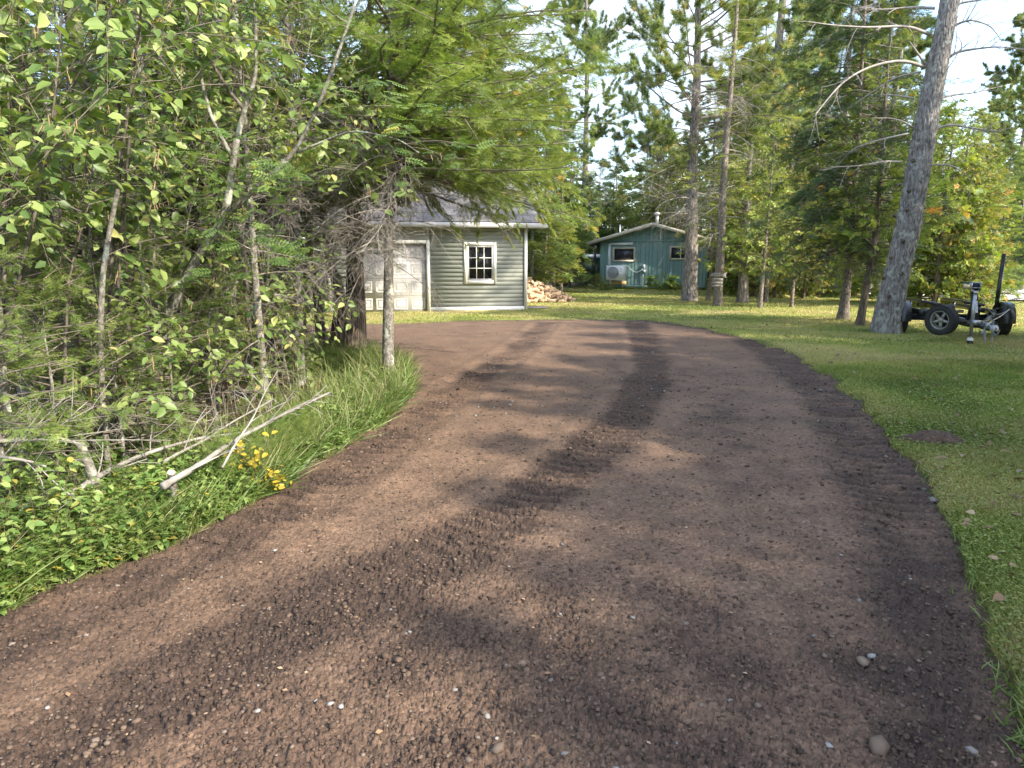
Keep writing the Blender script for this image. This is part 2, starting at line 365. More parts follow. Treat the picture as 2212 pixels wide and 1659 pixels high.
def lawn_mat():
    m, nt, n, l = newmat('lawn_and_woodland_floor')
    a = n('ShaderNodeAttribute'); a.attribute_name = 'rnd'    # 0 lawn .. 1 woodland floor
    tc = n('ShaderNodeTexCoord')
    n1 = n('ShaderNodeTexNoise'); n1.inputs['Scale'].default_value = .42; n1.inputs['Detail'].default_value = 8; n1.inputs['Roughness'].default_value = .62; l(tc.outputs['Object'], n1.inputs[0])
    r1 = ramp(n, [(.34, (.155, .200, .045)), (.46, (.235, .255, .075)), (.56, (.33, .30, .120)), (.70, (.37, .30, .15))]); l(n1.outputs[0], r1.inputs[0])
    n2 = n('ShaderNodeTexNoise'); n2.inputs['Scale'].default_value = 38; n2.inputs['Detail'].default_value = 6; n2.inputs['Roughness'].default_value = .7; l(tc.outputs['Object'], n2.inputs[0])
    r2 = ramp(n, [(.28, (.45, .45, .42)), (.72, (1.45, 1.42, 1.3))]); l(n2.outputs[0], r2.inputs[0])
    m1 = n('ShaderNodeMixRGB'); m1.blend_type = 'MULTIPLY'; m1.inputs[0].default_value = .8; l(r1.outputs[0], m1.inputs[1]); l(r2.outputs[0], m1.inputs[2])
    r3 = ramp(n, [(.25, (.035, .026, .018)), (.5, (.085, .062, .042)), (.75, (.15, .115, .075))]); l(n2.outputs[0], r3.inputs[0])
    m2 = n('ShaderNodeMixRGB'); l(a.outputs['Fac'], m2.inputs[0]); l(m1.outputs[0], m2.inputs[1]); l(r3.outputs[0], m2.inputs[2])
    p = n('ShaderNodeBsdfPrincipled'); p.inputs['Roughness'].default_value = .95; p.inputs['Specular IOR Level'].default_value = .15; l(m2.outputs[0], p.inputs['Base Color'])
    b = n('ShaderNodeBump'); b.inputs['Strength'].default_value = .8; b.inputs['Distance'].default_value = .03; l(n2.outputs[0], b.inputs['Height']); l(b.outputs[0], p.inputs['Normal'])
    o = n('ShaderNodeOutputMaterial'); l(p.outputs[0], o.inputs[0]); return m
def ground():
    na, nr = 900, 300
    th = np.arange(na)*2*pi/na; rr = np.concatenate([[.35], np.geomspace(.8, 60, nr-22), np.geomspace(64, 700, 21)])
    R_, T_ = np.meshgrid(rr, th, indexing='ij'); x = R_*np.sin(T_); y = R_*np.cos(T_)
    z = gfull(x, y)
    f = sstep(-.15, .5, fdist(x, y)+.5*(fbm(x*1.5, y*1.5, 3, 8)-.5))
    f = np.maximum(f, sstep(44, 48, y+(x-10)*.1+2*fbm(x*.3, y*.3, 2, 81))*(x < 15))
    f = np.maximum(f, sstep(28, 31, y+1.5*fbm(x*.5, y*.5, 2, 82))*sstep(2.9, 1.4, x+.5*fbm(x*.5, y*.5, 2, 2)))
    sdv = drive_sd(x, y); f = np.maximum(f, .85*sstep(.16, .02, sdv)*(sdv > -.5)); f = np.maximum(f, .9*sstep(-.7, -.2, fdist(x, y))*(x < 0)*(y < 12.5))
    for c in (G(1487, 662)[:2], G(1549, 666)[:2], G(1520, 658)[:2]):
        f = np.maximum(f, .75*np.exp(-(((x-c[0])/.9)**2+((y-c[1])/.6)**2)**1.0))
    B = Buf(); i = np.arange(len(rr)-1)[:, None]*na; j = np.arange(na)[None]; k = (j+1) % na
    F = np.stack([i+j, i+k, i+na+k, i+na+j], -1).reshape(-1, 4)[:, ::-1]
    B.add(np.stack([x, y, z], -1), F, 0, f.ravel())
    B.also(np.stack([np.full(na-2, 0), np.arange(1, na-1), np.arange(2, na)], 1)[:, ::-1])
    o = B.build('ground', lawn_mat(), smooth=True); o['kind'] = 'structure'; return o
ground()
def driveway():
    nu, nv = 1000, 640
    ta = np.tan(np.linspace(radians(-50), radians(44), nu)); yy = np.geomspace(1.15, 24.5, nv)
    Y, A = np.meshgrid(yy, ta, indexing='ij'); X = Y*A
    z, lo, s = drive_h(X, Y)
    B = Buf(); i = np.arange(nv-1)[:, None]*nu; j = np.arange(nu-1)[None]
    F = np.stack([i+j, i+j+1, i+nu+j+1, i+nu+j], -1).reshape(-1, 4)
    ok = (s < .16).ravel()
    F = F[ok[F].all(1)]
    u, inv = np.unique(F, return_inverse=True)
    V = np.stack([X, Y, z], -1).reshape(-1, 3)[u]; F = inv.reshape(-1, 4)
    B.add(V, F, 0, lo.ravel()[u])
    o = B.build('driveway', M_DIRT, smooth=True); o['kind'] = 'structure'
driveway()
def drive_near():   # the stretch beside and behind the photographer
    nx, ny = 120, 60
    X, Y = np.meshgrid(np.linspace(-9, 2.2, nx), np.linspace(-5, 1.15, ny)); z, lo, s = drive_h(X, Y)
    B = Buf(); i = np.arange(ny-1)[:, None]*nx; j = np.arange(nx-1)[None]
    F = np.stack([i+j, i+j+1, i+nx+j+1, i+nx+j], -1).reshape(-1, 4); ok = (s < .2).ravel(); F = F[ok[F].all(1)]
    B.add(np.stack([X, Y, z], -1), F, 0, lo.ravel()); o = B.build('driveway', M_DIRT, smooth=True); o['kind'] = 'structure'
drive_near()

rg = np.random.RandomState(7)
# stones
def spoil(u, v, r):   # a little heap of dug dirt left on the lawn
    c = G(u, v); n_ = 60; X, Y = np.meshgrid(np.linspace(-r*2, r*2, n_), np.linspace(-r*1.3, r*1.3, n_)); x = X+c[0]; y = Y+c[1]
    d = np.sqrt((X/r)**2+(Y/(r*.65))**2)+.9*(fbm(x*5, y*5, 4, 91)-.5); e2, h2 = plates(x*25, y*25, 5); z = gfull(x, y)+.12*np.clip(1-d, -.35, 1)*(.6+.8*fbm(x*9, y*9, 3, 4))+.008*e2
    i = np.arange(n_-1)[:, None]*n_; j = np.arange(n_-1)[None]; F = np.stack([i+j, i+j+1, i+n_+j+1, i+n_+j], -1).reshape(-1, 4); ok = (d < 1.35).ravel(); F = F[ok[F].all(1)]
    B = Buf(); B.add(np.stack([x, y, z], -1), F, 0, .75); return B
tag(spoil(2008, 968, .30).build('dirt_clods', M_DIRT, smooth=True), 'small heap of dark dirt clods thrown onto the lawn at the right', 'dirt', kind='stuff')
def rock_t(seed, flat=.55):
    r = np.random.RandomState(seed); t = (1+5**.5)/2
    V = np.array([(-1, t, 0), (1, t, 0), (-1, -t, 0), (1, -t, 0), (0, -1, t), (0, 1, t), (0, -1, -t), (0, 1, -t), (t, 0, -1), (t, 0, 1), (-t, 0, -1), (-t, 0, 1)], float)
    F = np.array([(0, 11, 5), (0, 5, 1), (0, 1, 7), (0, 7, 10), (0, 10, 11), (1, 5, 9), (5, 11, 4), (11, 10, 2), (10, 7, 6), (7, 1, 8), (3, 9, 4), (3, 4, 2), (3, 2, 6), (3, 6, 8), (3, 8, 9), (4, 9, 5), (2, 4, 11), (6, 2, 10), (8, 6, 7), (9, 8, 1)])
    V = nrm(V)*(1+.6*(r.rand(12, 1)-.5)); V *= np.array([1, .8, flat]); return V, F
def rand_dir(n, rng, zs=.2):
    a = rng.rand(n)*2*pi; return nrm(np.stack([np.cos(a), np.sin(a), zs*(rng.rand(n)-.5)*2], 1))
M_STONE = foliage('gravel_stone', [(0, (.040, .026, .018)), (.6, (.088, .058, .039)), (.88, (.135, .092, .064)), (.93, (.16, .12, .09)), (.955, (.16, .145, .13)), (1, (.30, .285, .26))], tr=0, rough=.8, nscale=3)
B = Buf()
n = 52000
yy = 1.3*np.exp(rg.rand(n)*math.log(10/1.3)); xx = yy*np.tan(radians(-44)+rg.rand(n)*radians(84))
z, lo, s = drive_h(xx, yy); keep = (s < .10) & (rg.rand(n) < .25+.75*lo)
xx, yy, z, lo = xx[keep], yy[keep], z[keep], lo[keep]; n = len(xx)
sz = np.clip(np.exp(rg.randn(n)*.42)*.0062, .003, .018)*np.clip(.8+.12*yy, 1, 1.6)
for q in range(5):
    m = rg.randint(0, 5, n) == q if q < 4 else np.zeros(n, bool)
    m = (np.arange(n) % 5) == q
    addinst(B, rock_t(q), np.stack([xx, yy, z-sz*.05], 1)[m], rand_dir(m.sum(), rg), rand_dir(m.sum(), rg, 6)+np.array([0, 0, 2.]), sz[m], 0, rg.rand(m.sum())**1.1*.94)
n = 120
yy = 1.6*np.exp(rg.rand(n)*math.log(15/1.6)); xx = yy*np.tan(radians(-38)+rg.rand(n)*radians(76)); z, lo, s = drive_h(xx, yy); k = s < -.03
xx, yy, z = xx[k], yy[k], z[k]; n = len(xx); sz = np.clip(np.exp(rg.randn(n)*.4)*.011, .006, .028)
addinst(B, rock_t(9, .5), np.stack([xx, yy, z+sz*.2], 1), rand_dir(n, rg), np.tile([0, 0, 1.], (n, 1)), sz, 0, .95+.05*rg.rand(n))
n = 900
yy = 7*np.exp(rg.rand(n)*math.log(21/7)); xx = yy*np.tan(radians(-26)+rg.rand(n)*radians(50)); z, lo, s = drive_h(xx, yy); k = s < -.05
xx, yy, z = xx[k], yy[k], z[k]; n = len(xx); sz = np.clip(np.exp(rg.randn(n)*.4)*.013, .006, .028)
addinst(B, rock_t(9, .5), np.stack([xx, yy, z+sz*.2], 1), rand_dir(n, rg), np.tile([0, 0, 1.], (n, 1)), sz, 0, .86+.14*rg.rand(n))
for q, (u, v, sz_, c_) in enumerate([(2013, 1090, .035, .97), (1995, 1066, .025, .95), (2028, 1102, .022, .96), (1849, 1190, .024, .9), (1862, 1455, .036, .93), (1880, 1440, .020, .99), (1893, 1640, .040, .9), (2095, 1640, .022, .97), (1772, 850, .035, .97), (1075, 1645, .024, .9), (1490, 1640, .020, .88), (1210, 1345, .012, .99), (1366, 1352, .013, .97), (1965, 1262, .014, .98), (1855, 1310, .014, .97), (560, 1565, .014, .98)]):
    p = G(u, v); zz = drive_h(p[:1], p[1:2])[0]; addinst(B, rock_t(30+q, .55), np.array([[p[0], p[1], zz[0]+sz_*.2]]), rand_dir(1, rg), np.array([[0, 0, 1.]]), np.array([sz_]), 0, np.array([c_]))
tag(B.build('gravel', M_STONE), 'loose brown gravel and small pale pebbles scattered over the dirt driveway', 'gravel', kind='stuff')

# grass blade templates
def blade(bend, seg=3, w=.05):
    V = []; F = []
    for i in range(seg):
        t = i/seg; V += [[t*bend*t, -w*(1-t*.6), t*(1-.3*bend*t)], [t*bend*t, w*(1-t*.6), t*(1-.3*bend*t)]]
    V.append([bend, 0, 1-.3*bend]); F = []
    for i in range(seg-1): a = 2*i; F += [[a, a+1, a+3], [a, a+3, a+2]]
    a = 2*(seg-1); F.append([a, a+1, a+2]); return np.array(V), np.array(F)
LEAFT = (np.array([[0, 0, 0], [.3, -.31, .09], [.68, -.24, .06], [1.04, 0, -.10], [.68, .24, .06], [.3, .31, .09], [.5, 0, -.02]]),
         np.array([[0, 1, 6], [1, 2, 6], [2, 3, 6], [3, 4, 6], [4, 5, 6], [5, 0, 6]]))
LEAF2 = (np.array([[0, 0, 0], [.45, -.3, .05], [1, 0, 0], [.45, .3, .05]]), np.array([[0, 1, 2], [0, 2, 3]]))
ZU = lambda n: np.tile([0, 0, 1.], (n, 1))
M_GRASS = foliage('lawn_grass', [(0, (.135, .190, .036)), (.3, (.225, .285, .060)), (.55, (.340, .350, .100)), (.8, (.44, .38, .16)), (1, (.47, .38, .20))], tr=.3, rough=.5, nscale=.6, lo=.75, hi=1.2)
M_LONG = foliage('long_grass', [(0, (.075, .135, .030)), (.5, (.140, .215, .050)), (.87, (.225, .275, .085)), (1, (.38, .34, .19))], tr=.35, rough=.45, nscale=1.5)
B = Buf()
def lawn_pts(n, y0, y1, a0, a1, rng):
    yy = y0*np.exp(rng.rand(n)*math.log(y1/y0)); xx = yy*np.tan(radians(a0)+rng.rand(n)*radians(a1-a0))
    s = drive_sd(xx, yy); fd = fdist(xx, yy)
    k = (s > .03) & (fd < 0)
    xx, yy, s = xx[k], yy[k], s[k]; return xx, yy, s
def grass_up(x, y, z, ht, w, bend, rng, m=0, rn=None, lean=.5):
    n = len(x); a = rng.rand(n)*2*pi
    ax = np.stack([np.cos(a), np.sin(a), np.zeros(n)], 1); up = nrm(np.stack([lean*rng.randn(n)*.5, lean*rng.randn(n)*.5, np.ones(n)], 1))
    sc = np.stack([ht, ht*0+w/.05, ht], 1)
    addinst(B, blade(bend), np.stack([x, y, z], 1), ax, up, sc, m, rn if rn is not None else rng.rand(n))
x, y, s = lawn_pts(230000, 2.0, 11, 22, 44, rg); n = len(x)
pat = fbm(x*.8, y*.8, 3, 77)
grass_up(x, y, gfull(x, y)-.004, (.028+.03*rg.rand(n))*np.clip(.8+.05*y, 1, 1.3), .0022*np.clip(y/4, 1, 2.6), .45, rg, rn=np.clip(pat*1.5-.4+.35*rg.rand(n), 0, 1), lean=1.0)
x, y, s = lawn_pts(60000, 2.0, 9, 22, 44, rg); n = len(x)       # clover and small weeds
addinst(B, LEAF2, np.stack([x, y, gfull(x, y)+.012+.03*rg.rand(n)], 1), rand_dir(n, rg), ZU(n)+.5*rg.randn(n, 3), (.010+.012*rg.rand(n))*np.clip(y/4, 1, 1.7), 0, .15+.5*rg.rand(n))
x, y, s = lawn_pts(190000, 10, 44, -32, 43, rg); n = len(x)
pat = fbm(x*.5, y*.5, 3, 78)
grass_up(x, y, gfull(x, y)-.01, .035+.035*rg.rand(n), .006*y/12, .4, rg, rn=np.clip(pat*1.7-.45+.3*rg.rand(n), 0, 1), lean=.9)
tag(B.build('lawn_grass', M_GRASS), 'short mown green and yellowing grass beside the dirt driveway', 'grass', kind='stuff')
B = Buf()       # taller tufts where the lawn meets the dirt, and rough grass round the trunks
for (u, v, rx, n, h) in ((1487, 668, 1.3, 900, .13), (1545, 672, 1.2, 700, .12), (1640, 664, 1.4, 700, .12), (1820, 704, .6, 250, .10), (1912, 722, .7, 500, .10), (1797, 644, .8, 250, .12), (1252, 622, 1.2, 300, .15), (1140, 674, .8, 200, .08)):
    c = G(u, v); x = c[0]+rg.randn(n)*rx*.45; y = c[1]+rg.randn(n)*rx*.3
    grass_up(x, y, gz(x, y)+.04, h*(.5+rg.rand(n)), .006, .6, rg, rn=.3+.7*rg.rand(n), lean=1)
P = RIGHT; ss = np.linspace(0, len(P)-1.01, 2600); i = ss.astype(int); f = ss-i; q = P[i]*(1-f)[:, None]+P[i+1]*f[:, None]
x = q[:, 0]+np.abs(rg.randn(len(q)))*.12+.05; y = q[:, 1]+rg.randn(len(q))*.08; x = x-.09*rg.rand(len(x))*(rg.rand(len(x)) < .35); k = drive_sd(x, y) > -.10; x, y = x[k], y[k]; n = len(x)
grass_up(x, y, gz(x, y)+.03, .04+.05*rg.rand(n), .004, .7, rg, rn=.2+.7*rg.rand(n), lean=1.3)
tag(B.build('rough_grass', M_LONG), 'rough uncut grass tufts round the trunks and along the driveway edge', 'grass', kind='stuff')
# bank grass (long) on the left side
B = Buf()
def bank(n, pts, sp, h, w, bend, lean, rr=(0, 1), drop=.0, mi=0):
    P = px(*pts); ss = rg.rand(n)*(len(P)-1.001); i = ss.astype(int); f = (ss-i)[:, None]; q = P[i]*(1-f)+P[i+1]*f
    d = nrm(P[i+1]-P[i]); nn = np.stack([-d[:, 1], d[:, 0]], 1)
    off = np.abs(rg.randn(n))*sp
    q = q+nn*np.where(nn[:, :1] < 0, 1, -1)*off[:, None]+rg.randn(n, 2)*.05
    x, y = q[:, 0], q[:, 1]; k = (drive_sd(x, y) > .02); x, y = x[k], y[k]; m = len(x)
    grass_up(x, y, gfull(x, y)-.01, h*(.45+.75*rg.rand(m)), w, bend, rg, rn=rr[0]+(rr[1]-rr[0])*rg.rand(m), lean=lean, m=mi)
edge = [(888, 800), (893, 830), (882, 868), (862, 890), (800, 935), (700, 1000), (620, 1050), (560, 1085)]
bank(3600, edge, .45, .36, .0042, .75, 1.5)
bank(2600, edge, .5, .42, .0036, .35, .9, rr=(.5, 1.1))
bank(2500, edge, .4, .30, .006, 1.0, 1.8, rr=(0, .6))
bank(3500, edge, .16, .18, .0035, .9, 1.8)
bank(500, edge, .6, .62, .0028, .5, .8, rr=(.85, 1))
bank(6000, [(700, 790), (800, 790), (880, 800)], .5, .30, .005, .7, 1.0)
bank(5000, [(560, 1085), (430, 1150), (300, 1210), (130, 1270), (0, 1345)], .35, .16, .0032, .9, 1.3)
bank(3000, [(560, 1085), (430, 1150), (300, 1210), (130, 1270), (0, 1345)], .5, .36, .004, .8, .9)
x = G(768, 775)[0]+rg.randn(2500)*1.2; y = 11.4+rg.randn(2500)*.8; k = (drive_sd(x, y) > .02); x, y = x[k], y[k]; n = len(x)
grass_up(x, y, gfull(x, y), .25+.25*rg.rand(n), .006, .7, rg, lean=.9)
tag(B.build('bank_grass', M_LONG), 'long bright green grass hanging over the left bank of the driveway', 'grass', kind='stuff')
# ground cover of leafy weeds, lower left bank
M_WEED = foliage('weed_leaf', [(0, (.090, .165, .040)), (.4, (.180, .275, .070)), (.85, (.30, .38, .12)), (.96, (.30, .30, .08)), (1, (.48, .36, .06))], tr=.35, rough=.45, nscale=2)
M_STEM = plain('weed_stem', (.16, .13, .07), .8)
B = Buf()
def weeds(n, pts, sp, hmax, ls, rr):
    P = px(*pts); ss = rg.rand(n)*(len(P)-1.001); i = ss.astype(int); f = (ss-i)[:, None]; q = P[i]*(1-f)+P[i+1]*f
    d = nrm(P[i+1]-P[i]); nn = np.stack([-d[:, 1], d[:, 0]], 1); nn = nn*np.where(nn[:, :1] < 0, 1, -1)
    off = rg.rand(n)**1.2*sp; q = q+nn*off[:, None]; x, y = q[:, 0], q[:, 1]
    k = drive_sd(x, y) > .03; x, y, off = x[k], y[k], off[k]; n = len(x)
    h = hmax*(.35+.65*rg.rand(n))*(.5+.5*sstep(0, .4, off)); base = np.stack([x, y, gfull(x, y)], 1)
    lean = rg.randn(n, 3)*.22; lean[:, 2] = 1; top = base+lean*h[:, None]
    t = np.linspace(0, 1, 4)[None, :, None]; SP = base[:, None]+(top-base)[:, None]*t
    V, F = mtube(SP, np.tile(np.linspace(.0028, .0012, 4), (n, 1)), 3); B.add(V, F, 1)
    for k in range(9):
        f = .3+.7*rg.rand(n) if k else np.ones(n); pos = base+(top-base)*f[:, None]
        ax = rand_dir(n, rg, .6); up = ZU(n)+rg.randn(n, 3)*.35
        addinst(B, LEAFT, pos, ax, up, ls*(.6+.7*rg.rand(n)), 0, rr[0]+(rr[1]-rr[0])*np.clip(rg.rand(n), 0, 1))
weeds(1900, [(470, 1135), (300, 1210), (130, 1270), (0, 1345), (-200, 1430)], .7, .30, .045, (0, 1))
weeds(520, [(230, 1235), (130, 1270), (0, 1345), (-200, 1430)], .75, .56, .05, (0, 1))
weeds(700, [(700, 1000), (560, 1085), (430, 1150)], .6, .30, .045, (0, .9))
weeds(800, [(893, 830), (882, 868), (800, 935), (700, 1000)], .6, .26, .05, (0, .9))
weeds(900, [(560, 1030), (300, 1130), (100, 1200), (-100, 1280)], 1.6, .28, .05, (0, .7))
tag(B.build('leafy_weeds', [M_WEED, M_STEM]), 'low leafy weeds crowding the left bank with a few yellow leaves', 'weeds', kind='stuff')
# horsetail: bright feathery plants
M_HORSE = foliage('horsetail', [(0, (.120, .190, .040)), (1, (.24, .30, .08))], tr=.3, nscale=2)
# fallen leaves
M_DEAD = foliage('fallen_leaf', [(0, (.13, .075, .04)), (.5, (.26, .16, .085)), (1, (.46, .34, .22))], tr=.1, nscale=3)
B = Buf()
x, y, s = lawn_pts(560, 3, 19, 16, 42, rg); n = len(x)
addinst(B, LEAFT, np.stack([x, y, gfull(x, y)+.035], 1), rand_dir(n, rg), ZU(n)+.5*rg.randn(n, 3), .035+.05*rg.rand(n), 0, rg.rand(n))
n = 900; x = -rg.rand(n)*7-1.8; y = 3+rg.rand(n)*9; k = fdist(x, y) > .2; x, y = x[k], y[k]; n = len(x)
addinst(B, LEAFT, np.stack([x, y, gfull(x, y)+.02], 1), rand_dir(n, rg), ZU(n)+.4*rg.randn(n, 3), .05+.04*rg.rand(n), 0, rg.rand(n))
n = 200; yy = 2*np.exp(rg.rand(n)*math.log(9)); xx = yy*np.tan(radians(-36)+rg.rand(n)*radians(70)); z, lo, s = drive_h(xx, yy); k = s < -.05; n = k.sum()
addinst(B, LEAF2, np.stack([xx, yy, z+.006], 1)[k], rand_dir(n, rg), ZU(n)+.2*rg.randn(n, 3), .012+.02*rg.rand(n), 0, .5+.5*rg.rand(n))
tag(B.build('fallen_leaves', M_DEAD), 'dry tan leaves fallen on the lawn, woodland floor and driveway', 'leaves', kind='stuff')
# ------------------------------------------------------------------ buildings
M_SIDE = plain('grey_green_siding', (.225, .235, .198), .6, var=.02, sc=1.5)
M_TRIM = plain('cream_trim', (.74, .72, .66), .55, var=.03)
M_DOOR = plain('almond_door', (.47, .445, .425), .5, var=.03)
M_FASC = plain('grey_fascia', (.40, .39, .38), .6, var=.05)
M_GLASSD = plain('dark_window_glass', (.008, .009, .011), .12, spec=.22)
def shingle_mat():
    m, nt, n, l = newmat('asphalt_shingles'); tc = n('ShaderNodeTexCoord')
    b = n('ShaderNodeTexBrick'); b.inputs['Scale'].default_value = 1; b.inputs['Brick Width'].default_value = .31; b.inputs['Row Height'].default_value = .145; b.inputs['Mortar Size'].default_value = .006
    b.inputs['Color1'].default_value = (.125, .115, .115, 1); b.inputs['Color2'].default_value = (.20, .185, .18, 1); b.inputs['Mortar'].default_value = (.05, .05, .05, 1)
    u = n('ShaderNodeUVMap'); l(tc.outputs['UV'], b.inputs[0])
    ns = n('ShaderNodeTexNoise'); ns.inputs['Scale'].default_value = 40; ns.inputs['Detail'].default_value = 4; l(tc.outputs['Object'], ns.inputs[0])
    r = ramp(n, [(.3, (.7, .7, .7)), (.7, (1.25, 1.25, 1.25))]); l(ns.outputs[0], r.inputs[0])
    mx = n('ShaderNodeMixRGB'); mx.blend_type = 'MULTIPLY'; mx.inputs[0].default_value = 1; l(b.outputs[0], mx.inputs[1]); l(r.outputs[0], mx.inputs[2])
    p = n('ShaderNodeBsdfPrincipled'); p.inputs['Roughness'].default_value = .9; l(mx.outputs[0], p.inputs['Base Color'])
    o = n('ShaderNodeOutputMaterial'); l(p.outputs[0], o.inputs[0]); return m
def roof_slab(P, th, name, mat, parent, edge_mat=None):
    """P: 4 corners (eave-left, eave-right, ridge-right, ridge-left); uv in metres"""
    P = [Vector(p) for p in P]; nn = (P[1]-P[0]).cross(P[3]-P[0]).normalized()
    me = bpy.data.meshes.new(name); V = P+[p-nn*th for p in P]
    me.from_pydata([tuple(v) for v in V], [], [(0, 1, 2, 3), (7, 6, 5, 4), (0, 4, 5, 1), (1, 5, 6, 2), (2, 6, 7, 3), (3, 7, 4, 0)])
    uv = me.uv_layers.new(); ex = (P[1]-P[0]).normalized(); ey = nn.cross(ex)
    for lp in me.loops:
        d = V[lp.vertex_index]-P[0]; uv.data[lp.index].uv = (d.dot(ex), d.dot(ey))
    me.materials.append(mat)
    if edge_mat:
        me.materials.append(edge_mat)
        for i in range(1, 6): me.polygons[i].material_index = 1
    o = bpy.data.objects.new(name, me); C.objects.link(o); o.parent = parent; return o
class Wall:      # wall plane given by 2 ground points; local s (metres along) and z for photo pixels
    def __init__(w, A, Bp):
        w.A = np.array(A[:2]); w.B = np.array(Bp[:2]); w.L = np.linalg.norm(w.B-w.A); w.d = (w.B-w.A)/w.L; w.n = np.array([w.d[1], -w.d[0]]); w.rz = atan2(w.d[1], w.d[0])
    def at(w, u, v):
        r = ray(u, v); t = (w.A@w.n)/(r[:2]@w.n); p = r*t; return (p[:2]-w.A)@w.d, CAMH+p[2]
# --- garage. local frame: x along front wall, y = depth (back positive), z up
GW = Wall(G(711, 679.4), G(1138, 673.5)); GL = GW.L
gar = thing('garage', 'grey green clapboard garage with white trim and an almond panelled door', 'garage', (*GW.A, 0.03), GW.rz)
WH = 2.72; GD = 6.0
dx0, _ = GW.at(768, 600); dx1, _ = GW.at(922, 600); _, dzt = GW.at(900, 528)
wx0, wzb = GW.at(1002.5, 615); wx1, wzt = GW.at(1072, 525.5)
wx1, _ = GW.at(1072, 615)
def claps(B, x0, x1, z0, z1, y=0, pitch=.135, m=0):
    k = int(round((z1-z0)/pitch)); p = (z1-z0)/k
    for i in range(k):
        a = z0+i*p; b = a+p+.004
        B.add([[x0, y-.013, a], [x1, y-.013, a], [x1, y-.0085, b], [x0, y-.0085, b], [x0, y+.01, a], [x1, y+.01, a], [x1, y+.01, b], [x0, y+.01, b]],
              [[0, 1, 2, 3], [0, 4, 5, 1], [3, 2, 6, 7], [0, 3, 7, 4], [1, 5, 6, 2]], m)
B = Buf(); tw = .10
claps(B, tw, dx0-tw, .16, WH); claps(B, dx1+tw, GL-tw, .16, WH); claps(B, dx0-tw, dx1+tw, dzt+tw, WH)
B.box((dx0/2, .06, WH/2), (dx0-.02, .1, WH)); B.box(((dx1+GL)/2, .06, WH/2), (GL-dx1-.02, .1, WH)); B.box(((dx0+dx1)/2, .06, (dzt+WH)/2), (dx1-dx0-.02, .1, WH-dzt-.02))
# side and back walls with gables
for xs in (0.0, GL):
    B.add([[xs, .11, 0], [xs, GD, 0], [xs, GD, WH], [xs, GD/2, WH+GD/2*.58], [xs, .11, WH]], [[0, 1, 2], [0, 2, 4], [4, 2, 3]])
B.add([[0, GD, 0], [GL, GD, 0], [GL, GD, WH], [0, GD, WH]], [[0, 1, 2, 3]])
B.build('wall', M_SIDE, gar)
B = Buf()
B.box((tw/2, -.02, WH/2), (tw, .07, WH)); B.build('corner_trim', M_TRIM, gar)
B = Buf(); B.box((GL-tw/2, -.02, WH/2), (tw, .07, WH)); B.build('corner_trim', M_TRIM, gar)
B = Buf(); B.box(((dx1+tw+GL-tw)/2, -.022, .08), (GL-dx1-2*tw-.002, .07, .16)); B.build('base_trim', M_TRIM, gar); B = Buf(); B.box(((tw+dx0-tw)/2, -.022, .08), (dx0-2*tw-.002, .07, .16)); B.build('base_trim', M_TRIM, gar)
B = Buf(); B.box((dx0-tw/2, -.028, dzt/2+tw/2), (tw, .085, dzt+tw)); B.box((dx1+tw/2, -.028, dzt/2+tw/2), (tw, .085, dzt+tw)); B.box(((dx0+dx1)/2, -.028, dzt+tw/2), (dx1-dx0-.004, .085, tw)); B.build('door_frame', M_TRIM, gar)
B = Buf(); yd = .085; B.box(((dx0+dx1)/2, yd+.02, dzt/2), (dx1-dx0-.01, .04, dzt-.004))
ncol = 4; rw = (dx1-dx0)/ncol; rh = dzt/4
for r in range(4):
    if r: B.box(((dx0+dx1)/2, yd-.0015, r*rh), (dx1-dx0-.03, .003, .012), 1)
    for c in range(ncol):
        cx = dx0+(c+.5)*rw; cz = (r+.5)*rh; a, b = rw*.40, rh*.33
        for k, (s1, y1, s2, y2) in enumerate(((1, 0, .93, -.012), (.93, -.012, .84, .004), (.84, .004, .72, -.010))):
            q = [(-1, -1), (1, -1), (1, 1), (-1, 1)]
            inset = lambda s: (a-(1-s)*.38*1, b-(1-s)*.38*1)
            a1, b1 = inset(s1); a2, b2 = inset(s2)
            V = [[cx+x*a1, yd-.001+y1, cz+z*b1] for x, z in q]+[[cx+x*a2, yd-.001+y2, cz+z*b2] for x, z in q]
            B.add(V, [[i, (i+1) % 4, 4+(i+1) % 4, 4+i] for i in range(4)])
        B.add([[cx+x*a2, yd-.011, cz+z*b2] for x, z in q], [[0, 1, 2, 3]])
B.build('garage_door', [M_DOOR, plain('door_joint', (.22, .21, .2), .7)], gar)
win = Buf(); fw = .105; cx = (wx0+wx1)/2; cz = (wzb+wzt)/2; ww = wx1-wx0; hh = wzt-wzb
B = Buf()
B.box((wx0+fw/2, -.03, cz), (fw, .06, hh)); B.box((wx1-fw/2, -.03, cz), (fw, .06, hh)); B.box((cx, -.032, wzt-fw/2), (ww-2*fw-.002, .066, fw)); B.box((cx, -.032, wzb+fw/2), (ww-2*fw-.002, .066, fw))
wo = B.build('window', M_TRIM, gar)
iw, ih = ww-2*fw, hh-2*fw
B = Buf(); sw = .055
for s in (-1, 1): B.box((cx+s*(iw/2-sw/2), -.024, cz), (sw, .05, ih-.002)); B.box((cx, -.024, cz+s*(ih/2-sw/2)), (iw-2*sw-.002, .05, sw))
B.build('sash', M_DOOR, wo)
B = Buf()
for k in (-1, 1): B.box((cx+k*(iw-2*sw)/6, -.038, cz), (.024, .012, ih-2*sw)); B.box((cx, -.0375, cz+k*(ih-2*sw)/6), (iw-2*sw, .012, .024))
B.build('muntin', M_TRIM, wo)
B = Buf(); B.box((cx, -.0290, cz), (iw-2*sw, .006, ih-2*sw)); B.build('pane', M_GLASSD, wo)
